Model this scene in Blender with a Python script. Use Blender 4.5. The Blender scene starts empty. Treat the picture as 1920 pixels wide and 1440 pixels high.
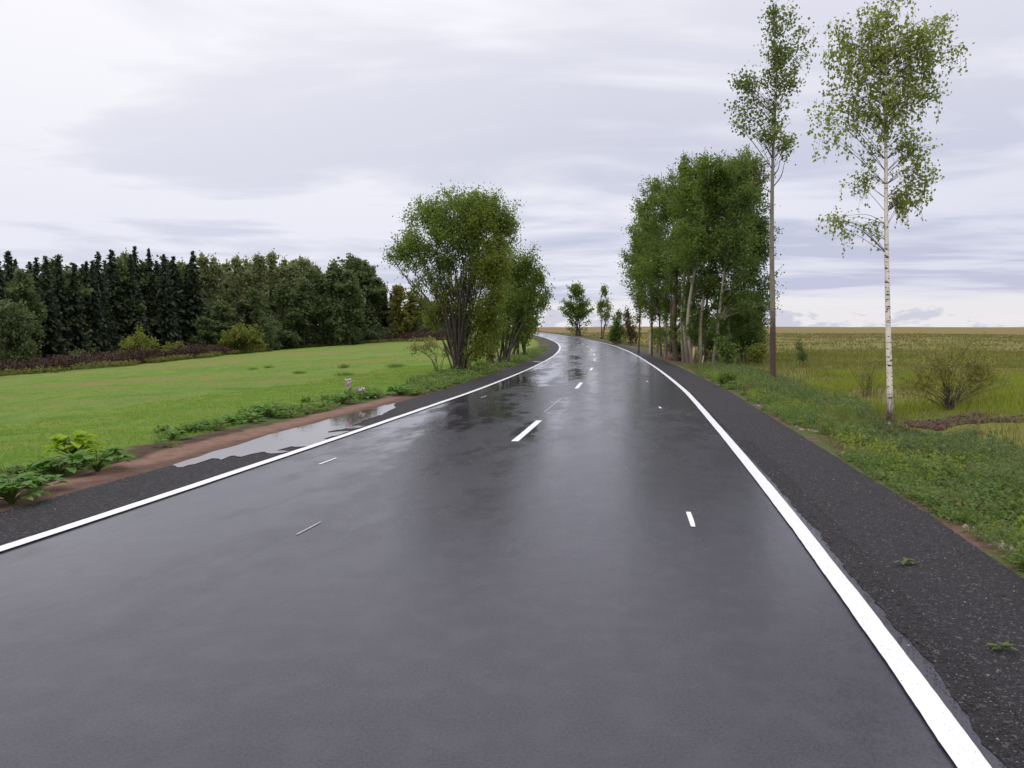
import bpy, math, random
import numpy as np

C = bpy.context.scene.collection
SC = bpy.context.scene
R_ = math.radians
rng = np.random.default_rng(11)
random.seed(4)

# ------------------------------------------------------------------ camera
F = 1480.0                              # focal length in pixels of the 1920 px wide photograph
TH = math.atan(91 / F)                  # looks down a little
H0 = 1.6
cam_d = bpy.data.cameras.new('camera')
cam_d.sensor_width = 36.0
cam_d.lens = F / 1920 * 36
cam_d.clip_start = 0.05
cam_d.clip_end = 12000
cam = bpy.data.objects.new('camera', cam_d)
C.objects.link(cam)
cam.location = (0, 0, H0)
cam.rotation_euler = (math.pi / 2 - TH, 0, 0)
SC.camera = cam

# ------------------------------------------------------------------ light, exposure
SUN_EL, SUN_AZ = R_(48), R_(215)         # azimuth clockwise from +Y: behind the camera, left
sun_d = bpy.data.lights.new('sun', 'SUN')
sun_d.energy = 0.9
sun_d.angle = R_(40)
sun_d.color = (1.0, 0.95, 0.88)
sun = bpy.data.objects.new('sun', sun_d)
C.objects.link(sun)
sun.rotation_euler = (math.pi / 2 - SUN_EL, 0, math.pi - SUN_AZ)

SC.view_settings.view_transform = 'Standard'
SC.view_settings.look = 'None'
SC.view_settings.exposure = 0.0
SC.view_settings.gamma = 1.0

# ------------------------------------------------------------------ node helpers
def nd(nt, typ, inp=None, **kw):
    n = nt.nodes.new(typ)
    for k, v in kw.items():
        setattr(n, k, v)
    for k, v in (inp or {}).items():
        s = n.inputs[k]
        if hasattr(v, 'bl_idname') or isinstance(v, bpy.types.NodeSocket):
            nt.links.new(v, s)
        else:
            s.default_value = v
    return n

def mth(nt, op, a, b=0.0, c=0.0, clamp=False):
    n = nd(nt, 'ShaderNodeMath', {0: a, 1: b, 2: c}, operation=op)
    n.use_clamp = clamp
    return n.outputs[0]

def sstep(nt, x, a, b):
    n = nd(nt, 'ShaderNodeMapRange', {0: x, 1: a, 2: b, 3: 0.0, 4: 1.0}, interpolation_type='SMOOTHSTEP')
    return n.outputs[0]

def mixc(nt, f, a, b, blend='MIX'):
    n = nd(nt, 'ShaderNodeMix', data_type='RGBA', blend_type=blend)
    for idx, v in ((0, f), (6, a), (7, b)):
        s = n.inputs[idx]
        if isinstance(v, bpy.types.NodeSocket):
            nt.links.new(v, s)
        else:
            s.default_value = v if idx == 0 else (v[0], v[1], v[2], 1.0)
    return n.outputs[2]

def ramp(nt, fac, stops):
    n = nd(nt, 'ShaderNodeValToRGB', {0: fac})
    el = n.color_ramp.elements
    while len(el) > 1:
        el.remove(el[-1])
    for i, (p, c) in enumerate(stops):
        e = el[0] if i == 0 else el.new(p)
        e.position = p
        e.color = (c[0], c[1], c[2], 1)
    return n.outputs[0]

def noise(nt, vec, scale, detail=3.0, rough=0.55, dist=0.0):
    n = nd(nt, 'ShaderNodeTexNoise', {'Vector': vec, 'Scale': scale, 'Detail': detail, 'Roughness': rough, 'Distortion': dist})
    return n.outputs[0]

def mapv(nt, vec, scale=(1, 1, 1), rot=(0, 0, 0), loc=(0, 0, 0)):
    n = nd(nt, 'ShaderNodeMapping', {'Vector': vec, 'Location': loc, 'Rotation': rot, 'Scale': scale})
    return n.outputs[0]

def new_mat(name):
    m = bpy.data.materials.new(name)
    m.use_nodes = True
    nt = m.node_tree
    nt.nodes.clear()
    return m, nt

def out_surf(nt, sh):
    o = nd(nt, 'ShaderNodeOutputMaterial')
    nt.links.new(sh, o.inputs['Surface'])

def principled(nt, **inp):
    return nd(nt, 'ShaderNodeBsdfPrincipled', inp)

def pos(nt):
    return nd(nt, 'ShaderNodeNewGeometry').outputs['Position']

# ------------------------------------------------------------------ world: overcast sky
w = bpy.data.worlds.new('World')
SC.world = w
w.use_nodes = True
nt = w.node_tree
nt.nodes.clear()
sky = nd(nt, 'ShaderNodeTexSky', sky_type='NISHITA', sun_disc=False, sun_elevation=SUN_EL, sun_rotation=SUN_AZ)
dirv = nd(nt, 'ShaderNodeTexCoord').outputs['Generated']
sx = nd(nt, 'ShaderNodeSeparateXYZ', {0: dirv})
dx, dy, dz = sx.outputs
zc = mth(nt, 'MAXIMUM', dz, 0.0)
# cloud deck seen from below: project the direction on a plane overhead
inv = mth(nt, 'DIVIDE', 1.0, mth(nt, 'ADD', zc, 0.055))
pl = nd(nt, 'ShaderNodeCombineXYZ', {0: mth(nt, 'MULTIPLY', dx, inv), 1: mth(nt, 'MULTIPLY', dy, inv), 2: 0.0}).outputs[0]
n1 = noise(nt, mapv(nt, pl, (0.42, 0.62, 1), (0, 0, 0.25), (3.1, 1.7, 0)), 1.0, 5.0, 0.55, 0.6)
n2 = noise(nt, mapv(nt, pl, (0.75, 1.15, 1), (0, 0, 0.15), (8.1, 4.7, 0)), 1.0, 5.0, 0.52, 0.7)
cl = mth(nt, 'ADD', mth(nt, 'MULTIPLY', n1, 0.68), mth(nt, 'MULTIPLY', n2, 0.32))
cl = sstep(nt, cl, 0.405, 0.595)
# cloud deck, brighter towards the zenith and towards the left, as under a high overcast
bright = ramp(nt, zc, [(0.0, (0.86, 0.86, 0.92)), (0.05, (0.82, 0.83, 0.92)), (0.12, (0.84, 0.84, 0.94)), (0.25, (0.93, 0.925, 0.985)), (0.40, (1.0, 0.995, 1.04)), (1.0, (1.0, 0.99, 1.06))])
dark = ramp(nt, zc, [(0.0, (0.63, 0.64, 0.76)), (0.05, (0.55, 0.57, 0.73)), (0.12, (0.56, 0.585, 0.735)), (0.25, (0.67, 0.68, 0.80)), (0.40, (0.81, 0.80, 0.90)), (1.0, (0.88, 0.86, 0.96))])
lift = mth(nt, 'ADD', cl, mth(nt, 'MULTIPLY', dx, -0.9))
lift = mth(nt, 'ADD', lift, 0.12, clamp=True)
deck = mixc(nt, lift, dark, bright)
# pale gap under the deck near the horizon
gapn = noise(nt, mapv(nt, dirv, (3, 3, 30)), 1.0, 4.0, 0.6)
gz = mth(nt, 'ADD', dz, mth(nt, 'MULTIPLY', mth(nt, 'SUBTRACT', gapn, 0.5), 0.022))
gap = mth(nt, 'SUBTRACT', 1.0, sstep(nt, gz, 0.036, 0.052))
deck = mixc(nt, mth(nt, 'MULTIPLY', gap, 0.92), deck, (0.86, 0.84, 0.86))
# small grey-lavender clouds low on the horizon
cum = noise(nt, mapv(nt, dirv, (16, 16, 42), (0, 0, 0), (0.6, 0, 0.2)), 1.0, 5.0, 0.62, 0.3)
cthr = mth(nt, 'ADD', 0.43, mth(nt, 'MULTIPLY', dz, 4.6))
cm = sstep(nt, mth(nt, 'SUBTRACT', cum, cthr), -0.035, 0.05)
cm = mth(nt, 'MULTIPLY', cm, mth(nt, 'SUBTRACT', 1.0, sstep(nt, dz, 0.045, 0.06)))
cm = mth(nt, 'MULTIPLY', cm, 0.85)
deck = mixc(nt, cm, deck, (0.60, 0.61, 0.73))
# the overcast gets brighter overhead
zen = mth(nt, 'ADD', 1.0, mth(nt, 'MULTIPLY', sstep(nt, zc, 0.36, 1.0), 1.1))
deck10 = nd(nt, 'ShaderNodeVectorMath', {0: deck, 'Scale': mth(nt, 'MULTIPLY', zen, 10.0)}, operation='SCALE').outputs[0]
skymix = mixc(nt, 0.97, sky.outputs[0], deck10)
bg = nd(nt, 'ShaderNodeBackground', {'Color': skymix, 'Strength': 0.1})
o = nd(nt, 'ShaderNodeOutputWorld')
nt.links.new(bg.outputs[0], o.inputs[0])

# ------------------------------------------------------------------ road and terrain shape (world metres)
def sp(t, k):
    return k * np.logaddexp(0, np.asarray(t, float) / k)

def rise(y):
    return 0.0125 * sp(np.asarray(y, float) - 52, 10) + 0.004 * sp(y - 200., 30) - 0.0165 * sp(y - 620., 60)

RC = np.array([(-40, -8.2), (-15, -4.05), (0, -1.90), (3, -1.29), (5.7, -0.78), (8.1, -0.36), (11.3, 0.17), (14.6, 0.7), (19.3, 1.45), (22.9, 2.0),
               (31, 3.08), (38, 3.95), (45, 4.75), (56, 5.95), (66, 6.86), (71, 7.25), (82, 8.0), (95, 8.6), (110, 8.98), (141, 9.12),
               (176, 8.5), (195, 7.9), (257, 4.4), (300, 1), (360, -6), (430, -17), (600, -48), (3000, -500)], float)
_yd = np.arange(-40, 3000, 0.5)
_xd = np.interp(_yd, RC[:, 0], RC[:, 1])
for _w in (9, 13):                       # smooth the centre line
    _k = np.hanning(_w + 2)[1:-1]
    _k /= _k.sum()
    _xp = np.concatenate([_xd[0] + (np.arange(-_w, 0)) * (_xd[1] - _xd[0]), _xd, _xd[-1] + np.arange(1, _w + 1) * (_xd[-1] - _xd[-2])])
    _xd = np.convolve(_xp, _k, 'same')[_w:-_w]

def xc(y):
    return np.interp(y, _yd, _xd)

def slp(y):
    y = np.asarray(y, float)
    s = (xc(y + 1) - xc(y - 1)) / 2
    return np.sqrt(1 + s * s)

HW = 2.98
def XL(y): return xc(y) - HW * slp(y)
def XR(y): return xc(y) + HW * slp(y)

def vnoise(x, y, seed=0):
    x = np.asarray(x, float); y = np.asarray(y, float)
    xi = np.floor(x); yi = np.floor(y)
    fx = x - xi; fy = y - yi
    fx = fx * fx * (3 - 2 * fx); fy = fy * fy * (3 - 2 * fy)
    def h(a, b):
        v = np.sin(a * 127.1 + b * 311.7 + seed * 74.7) * 43758.5453
        return v - np.floor(v)
    return (h(xi, yi) * (1 - fx) + h(xi + 1, yi) * fx) * (1 - fy) + (h(xi, yi + 1) * (1 - fx) + h(xi + 1, yi + 1) * fx) * fy

def height(x, y):
    x = np.asarray(x, float); y = np.asarray(y, float)
    z = rise(y)
    dl = XL(y) - x
    dr = x - XR(y)
    sl = np.interp(y, [0, 60, 90, 180, 260], [0.056, 0.056, 0.056, 0.056, 0.03])
    z = z - sl * sp(np.minimum(dl, 95) - 3.0, 0.5) * (dl > 0)
    # right: verge falls into a shallow ditch, then the meadow
    ds = np.interp(y, [0, 30, 60, 110], [1, 1, 0.55, 0.3])
    z = z - ds * (dr > 1.2) * (0.34 * np.exp(-((dr - 4.6) / 1.5) ** 2) + 0.16 * np.clip((dr - 1.3) / 3, 0, 1))
    off = np.maximum(dl, dr)
    rough = np.clip((off - 1.2) / 1.2, 0, 1)
    z = z + rough * ((vnoise(x * 0.9, y * 0.9, 1) - 0.5) * 0.12 + (vnoise(x * 3.1, y * 3.1, 2) - 0.5) * 0.05 + (vnoise(x * 0.13, y * 0.13, 3) - 0.5) * 0.25 * np.clip(off / 12, 0, 1))
    fieldw = np.clip((off - 30) / 100, 0, 1)
    z = z + fieldw * (vnoise(x * 0.013, y * 0.013, 5) - 0.5) * 1.0
    return z

def hz(x, y):
    return float(height(x, y))

def ray(px, py):
    u = (px - 960) / F; v = (720 - py) / F
    return np.array([u, math.cos(TH) + v * math.sin(TH), -math.sin(TH) + v * math.cos(TH)])

_tt = np.concatenate([np.linspace(1, 60, 3000), np.linspace(60, 300, 4000), np.linspace(300, 1200, 2500)])
def at(px, py):
    """the point of the terrain that the photograph shows at this pixel"""
    d = ray(px, py)
    z = H0 + d[2] * _tt - height(d[0] * _tt, d[1] * _tt)
    i = int(np.argmax(z < 0)) if (z < 0).any() else len(_tt) - 1
    return np.array([d[0] * _tt[i], d[1] * _tt[i], hz(d[0] * _tt[i], d[1] * _tt[i])])

def T(px, py, y):
    """the point at forward distance y on the sight line of this pixel"""
    d = ray(px, py)
    t = y / d[1]
    return np.array([d[0] * t, y, H0 + d[2] * t])

BARE = at(1765, 792)[:2]                 # bare hollow beside the birch
def bare_f(x, y):
    return 0.95 - np.hypot((x - BARE[0]) / 1.7, (y - BARE[1]) / 1.2) + (vnoise(x * 1.5, y * 1.5, 14) - .5) * 1.7 + (vnoise(x * 4, y * 4, 15) - .5) * .7
def clear_view(x, y):
    """trampled, low ground in front of the birch foot and the bare hollow: 0 low .. 1 full height"""
    q = np.maximum(np.abs(y - BIRCH[1] + 3.4) / 4.6, np.abs(x - y * (BIRCH[0] / BIRCH[1]) - 0.50 * y / 16) / (1.0 * y / 16))
    return np.clip((q - .62) * 2.4, .16, 1)
BIRCH = at(1669, 793)[:2]
BD = np.array([at(px, py)[:2] for px, py in [(-90, 714), (0, 705), (130, 695), (230, 687), (400, 668), (520, 656), (640, 646), (760, 640), (850, 637)]])

# ------------------------------------------------------------------ mesh helpers
class Geo:
    def __init__(s):
        s.V = []; s.Q = []; s.n = 0; s.T = []
    def add(s, V, Q):
        V = np.asarray(V, np.float64).reshape(-1, 3)
        Q = np.asarray(Q, np.int64)
        if Q.shape[1] == 4: s.Q.append(Q + s.n)
        else: s.T.append(Q + s.n)
        s.V.append(V); s.n += len(V)
    def build(s, name, mat, parent=None, smooth=False, attrs=None):
        V = np.concatenate(s.V)
        me = bpy.data.meshes.new(name)
        parts = [a for a in s.Q] + [a for a in s.T]
        loops = np.concatenate([a.ravel() for a in parts])
        sizes = np.concatenate([np.full(len(a), a.shape[1]) for a in parts])
        starts = np.concatenate([[0], np.cumsum(sizes)[:-1]])
        me.vertices.add(len(V)); me.vertices.foreach_set('co', V.astype(np.float32).ravel())
        me.loops.add(len(loops)); me.loops.foreach_set('vertex_index', loops.astype(np.int32))
        me.polygons.add(len(sizes)); me.polygons.foreach_set('loop_start', starts.astype(np.int32))
        if smooth:
            me.polygons.foreach_set('use_smooth', np.ones(len(sizes), bool))
        me.update(calc_edges=True)
        for k, a in (attrs or {}).items():
            at_ = me.attributes.new(k, 'FLOAT', 'POINT')
            at_.data.foreach_set('value', np.asarray(a, np.float32))
        me.materials.append(mat)
        o = bpy.data.objects.new(name, me)
        C.objects.link(o)
        if parent is not None: o.parent = parent
        return o

def tag(o, label=None, cat=None, group=None, kind=None):
    if label: o['label'] = label
    if cat: o['category'] = cat
    if group: o['group'] = group
    if kind: o['kind'] = kind
    return o

def empty(name, loc, label, cat, group=None, rz=0.0):
    o = bpy.data.objects.new(name, None)
    o.empty_display_size = 0.3
    C.objects.link(o)
    o.location = loc
    o.rotation_euler = (0, 0, rz)
    return tag(o, label, cat, group)

def copy_tree(root, loc, rz=0.0, sc=(1, 1, 1), label=None, group=None):
    r = root.copy(); C.objects.link(r)
    r.location = loc; r.rotation_euler = (0, 0, rz); r.scale = sc
    if label: r['label'] = label
    if group: r['group'] = group
    for ch in list(root.children):
        c = ch.copy(); C.objects.link(c); c.parent = r
    return r

def grid_quads(nr, nc):
    i = np.arange((nr - 1) * (nc - 1))
    a = (i // (nc - 1)) * nc + i % (nc - 1)
    return np.stack([a, a + 1, a + nc + 1, a + nc], 1)

def unit(v):
    return v / np.maximum(np.linalg.norm(v, axis=-1, keepdims=True), 1e-9)

def tube(g, P, r, n=6):
    P = np.asarray(P, float); r = np.broadcast_to(np.asarray(r, float), (len(P),))
    t = unit(np.gradient(P, axis=0))
    ref = np.array([0.31, 0.95, 0.05]) if abs(t[0][2]) > 0.7 else np.array([0.05, 0.1, 1.0])
    a = unit(np.cross(t, ref)); b = np.cross(t, a)
    th = np.arange(n) / n * 2 * np.pi
    V = P[:, None, :] + r[:, None, None] * (np.cos(th)[None, :, None] * a[:, None, :] + np.sin(th)[None, :, None] * b[:, None, :])
    k = len(P)
    i, j = np.meshgrid(np.arange(k - 1), np.arange(n), indexing='ij')
    q = np.stack([i * n + j, i * n + (j + 1) % n, (i + 1) * n + (j + 1) % n, (i + 1) * n + j], -1).reshape(-1, 4)
    g.add(V.reshape(-1, 3), q)

def spline(P, m=10):
    P = np.asarray(P, float)
    if len(P) < 3:
        t = np.linspace(0, 1, m)[:, None]
        return P[0] * (1 - t) + P[-1] * t
    Q = np.vstack([2 * P[0] - P[1], P, 2 * P[-1] - P[-2]])
    out = []
    for i in range(1, len(Q) - 2):
        for t in np.linspace(0, 1, m, endpoint=False):
            p0, p1, p2, p3 = Q[i - 1], Q[i], Q[i + 1], Q[i + 2]
            out.append(0.5 * ((2 * p1) + (-p0 + p2) * t + (2 * p0 - 5 * p1 + 4 * p2 - p3) * t * t + (-p0 + 3 * p1 - 3 * p2 + p3) * t ** 3))
    out.append(P[-1])
    return np.array(out)

def leaves(g, P, size, elong=1.4, up=0.25, rg=rng, jitter=0.35, down=0.0):
    """diamond leaves at points P, each a face of its own"""
    P = np.asarray(P, float); n = len(P)
    if n == 0: return
    a = rg.normal(size=(n, 3)); a[:, 2] -= down; a = unit(a)
    nrm = rg.normal(size=(n, 3)); nrm[:, 2] += up
    b = unit(np.cross(a, nrm))
    L = size * (1 + jitter * rg.uniform(-1, 1, (n, 1)))
    W = L / elong
    c = unit(np.cross(a, b))
    V = np.stack([P - a * L * .5, P + b * W * .5 + c * W * .12, P + a * L * .5, P - b * W * .5 + c * W * .12], 1)
    g.add(V.reshape(-1, 3), np.arange(n * 4).reshape(-1, 4))

def ball(n, rg=rng):
    return unit(rg.normal(size=(n, 3)))

# ------------------------------------------------------------------ materials
def leaf_mat(name, c1, c2, c3=None, nscale=1.2, trans=0.35, rough=0.55):
    m, nt = new_mat(name)
    gi = nd(nt, 'ShaderNodeNewGeometry')
    ri = gi.outputs['Random Per Island']
    tc = nd(nt, 'ShaderNodeTexCoord').outputs['Object']
    n = noise(nt, tc, nscale, 3.0, 0.6)
    f = mth(nt, 'ADD', mth(nt, 'MULTIPLY', ri, 0.55), mth(nt, 'MULTIPLY', mth(nt, 'SUBTRACT', n, 0.34), 1.5))
    f = mth(nt, 'MULTIPLY', f, 0.9, clamp=True)
    st = [(0.0, c1), (0.65, c2), (1.0, c3 or c2)]
    col = ramp(nt, f, st)
    p = principled(nt, **{'Base Color': col, 'Roughness': rough})
    p.inputs['Specular IOR Level'].default_value = 0.22
    tcol = mixc(nt, 0.5, col, (0.5, 0.62, 0.12), 'MULTIPLY')
    tcol = nd(nt, 'ShaderNodeVectorMath', {0: tcol, 'Scale': 2.5}, operation='SCALE').outputs[0]
    t = nd(nt, 'ShaderNodeBsdfTranslucent', {'Color': tcol})
    mx = nd(nt, 'ShaderNodeMixShader', {0: trans, 1: p.outputs[0], 2: t.outputs[0]})
    out_surf(nt, mx.outputs[0])
    return m

def bark_mat(name, c1, c2, scale=(14, 14, 3), bump=0.4):
    m, nt = new_mat(name)
    tc = nd(nt, 'ShaderNodeTexCoord').outputs['Object']
    n = noise(nt, mapv(nt, tc, scale), 1.0, 5.0, 0.65)
    col = ramp(nt, sstep(nt, n, 0.3, 0.7), [(0, c1), (1, c2)])
    bm = nd(nt, 'ShaderNodeBump', {'Height': n, 'Strength': bump, 'Distance': 0.03})
    p = principled(nt, **{'Base Color': col, 'Roughness': 0.85, 'Normal': bm.outputs[0]})
    out_surf(nt, p.outputs[0])
    return m

def plain_mat(name, c, rough=0.7, var=0.25, scale=6.0):
    m, nt = new_mat(name)
    tc = nd(nt, 'ShaderNodeTexCoord').outputs['Object']
    n = noise(nt, tc, scale, 4.0, 0.6)
    col = ramp(nt, n, [(0.25, tuple(x * (1 - var) for x in c)), (0.75, tuple(min(1, x * (1 + var)) for x in c))])
    p = principled(nt, **{'Base Color': col, 'Roughness': rough})
    out_surf(nt, p.outputs[0])
    return m

def asphalt_mat():
    m, nt = new_mat('wet_asphalt')
    P = pos(nt)
    uu = nd(nt, 'ShaderNodeAttribute', attribute_name='lane').outputs['Fac']
    sxyz = nd(nt, 'ShaderNodeSeparateXYZ', {0: P})
    rv = nd(nt, 'ShaderNodeCombineXYZ', {0: uu, 1: sxyz.outputs[1], 2: 0.0}).outputs[0]
    fine = noise(nt, P, 75.0, 5.0, 0.75)
    grit = nd(nt, 'ShaderNodeTexVoronoi', {'Vector': P, 'Scale': 85.0}).outputs['Distance']
    mid = noise(nt, mapv(nt, rv, (1.4, 0.45, 1)), 1.0, 5.0, 0.6)
    patch = noise(nt, mapv(nt, rv, (0.55, 0.12, 1), (0, 0, 0), (2, 5, 0)), 1.0, 5.0, 0.62, 0.4)
    rip = noise(nt, mapv(nt, rv, (2.2, 1.1, 1), (0, 0, 0), (0, 0, 3)), 1.0, 4.0, 0.6)
    blot = noise(nt, P, 4.5, 5.0, 0.65)
    col = ramp(nt, fine, [(0.36, (0.013, 0.012, 0.018)), (0.64, (0.043, 0.040, 0.054))])
    col = mixc(nt, mth(nt, 'MULTIPLY', sstep(nt, blot, 0.4, 0.7), 0.45), col, (0.050, 0.046, 0.054))
    wet = sstep(nt, mth(nt, 'ADD', patch, mth(nt, 'MULTIPLY', mth(nt, 'SUBTRACT', rip, 0.5), 0.55)), 0.40, 0.56)
    fleck = nd(nt, 'ShaderNodeTexVoronoi', {'Vector': mapv(nt, P, (1, 0.6, 1)), 'Scale': 9.0}).outputs['Distance']
    fcell = noise(nt, P, 0.8, 3.0, 0.6)
    fl = mth(nt, 'MULTIPLY', mth(nt, 'SUBTRACT', 1.0, sstep(nt, fleck, 0.05, 0.10)), sstep(nt, fcell, 0.52, 0.62))
    col = mixc(nt, mth(nt, 'MULTIPLY', fl, 0.7), col, (0.012, 0.011, 0.011))
    # worn wheel tracks hold less of the film
    # the film stands mostly in the left lane and round the crown line; the right lane is drained
    leftness = mth(nt, 'SUBTRACT', 1.0, sstep(nt, mth(nt, 'ADD', uu, mth(nt, 'MULTIPLY', mth(nt, 'SUBTRACT', mid, 0.5), 1.6)), -0.6, 1.0))
    wet = mth(nt, 'MULTIPLY', wet, mth(nt, 'MULTIPLY', mth(nt, 'ADD', mth(nt, 'MULTIPLY', leftness, 0.75), 0.25), mth(nt, 'ADD', 0.45, mth(nt, 'MULTIPLY', sstep(nt, sxyz.outputs[1], 8.0, 14.0), 0.55))))
    ro = nd(nt, 'ShaderNodeMapRange', {0: wet, 1: 0.0, 2: 1.0, 3: 0.285, 4: 0.09}).outputs[0]
    ro = mth(nt, 'ADD', ro, mth(nt, 'MULTIPLY', mth(nt, 'SUBTRACT', mid, 0.5), 0.14))
    hgt = mth(nt, 'ADD', mth(nt, 'MULTIPLY', fine, 0.5), mth(nt, 'MULTIPLY', grit, 0.5))
    bst = nd(nt, 'ShaderNodeMapRange', {0: wet, 1: 0.0, 2: 1.0, 3: 0.10, 4: 0.03}).outputs[0]
    bm = nd(nt, 'ShaderNodeBump', {'Height': hgt, 'Strength': bst, 'Distance': 0.006})
    bm2 = nd(nt, 'ShaderNodeBump', {'Height': rip, 'Strength': 0.10, 'Distance': 0.05, 'Normal': bm.outputs[0]})
    p = principled(nt, **{'Base Color': col, 'Roughness': ro, 'Normal': bm2.outputs[0], 'IOR': 1.42})
    out_surf(nt, p.outputs[0])
    return m

def shoulder_mat():
    m, nt = new_mat('gravel_asphalt')
    P = pos(nt)
    v = nd(nt, 'ShaderNodeTexVoronoi', {'Vector': P, 'Scale': 105.0})
    v2 = nd(nt, 'ShaderNodeTexVoronoi', {'Vector': P, 'Scale': 50.0})
    cell = nd(nt, 'ShaderNodeSeparateXYZ', {0: v.outputs['Color']}).outputs[0]
    cell2 = nd(nt, 'ShaderNodeSeparateXYZ', {0: v2.outputs['Color']}).outputs[1]
    big = noise(nt, P, 0.9, 4.0, 0.6)
    col = ramp(nt, cell, [(0.0, (0.010, 0.009, 0.010)), (0.75, (0.021, 0.018, 0.020)), (0.95, (0.042, 0.038, 0.040)), (1.0, (0.14, 0.13, 0.13))])
    col = mixc(nt, mth(nt, 'MULTIPLY', sstep(nt, cell2, 0.95, 0.97), 0.5), col, (0.12, 0.11, 0.11))
    col = mixc(nt, mth(nt, 'MULTIPLY', sstep(nt, big, 0.45, 0.75), 0.35), col, (0.030, 0.024, 0.024))
    h = mth(nt, 'ADD', mth(nt, 'MULTIPLY', v.outputs['Distance'], -0.7), mth(nt, 'MULTIPLY', v2.outputs['Distance'], -0.5))
    bm = nd(nt, 'ShaderNodeBump', {'Height': h, 'Strength': 0.75, 'Distance': 0.02})
    p = principled(nt, **{'Base Color': col, 'Roughness': 0.7, 'Normal': bm.outputs[0]})
    p.inputs['Specular IOR Level'].default_value = 0.22
    out_surf(nt, p.outputs[0])
    return m

def paint_mat(name, c=(0.71, 0.71, 0.71), wear=0.59):
    m, nt = new_mat(name)
    P = pos(nt)
    n = noise(nt, P, 90.0, 4.0, 0.7)
    n2 = noise(nt, P, 7.0, 4.0, 0.65)
    f = sstep(nt, mth(nt, 'ADD', mth(nt, 'MULTIPLY', n, 0.8), mth(nt, 'MULTIPLY', n2, 0.2)), wear, wear + 0.07)
    col = mixc(nt, f, mixc(nt, n2, c, tuple(x * 0.88 for x in c)), (0.09, 0.09, 0.09))
    bm = nd(nt, 'ShaderNodeBump', {'Height': n, 'Strength': 0.3, 'Distance': 0.004})
    p = principled(nt, **{'Base Color': col, 'Roughness': 0.45, 'Normal': bm.outputs[0]})
    out_surf(nt, p.outputs[0])
    return m

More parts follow.
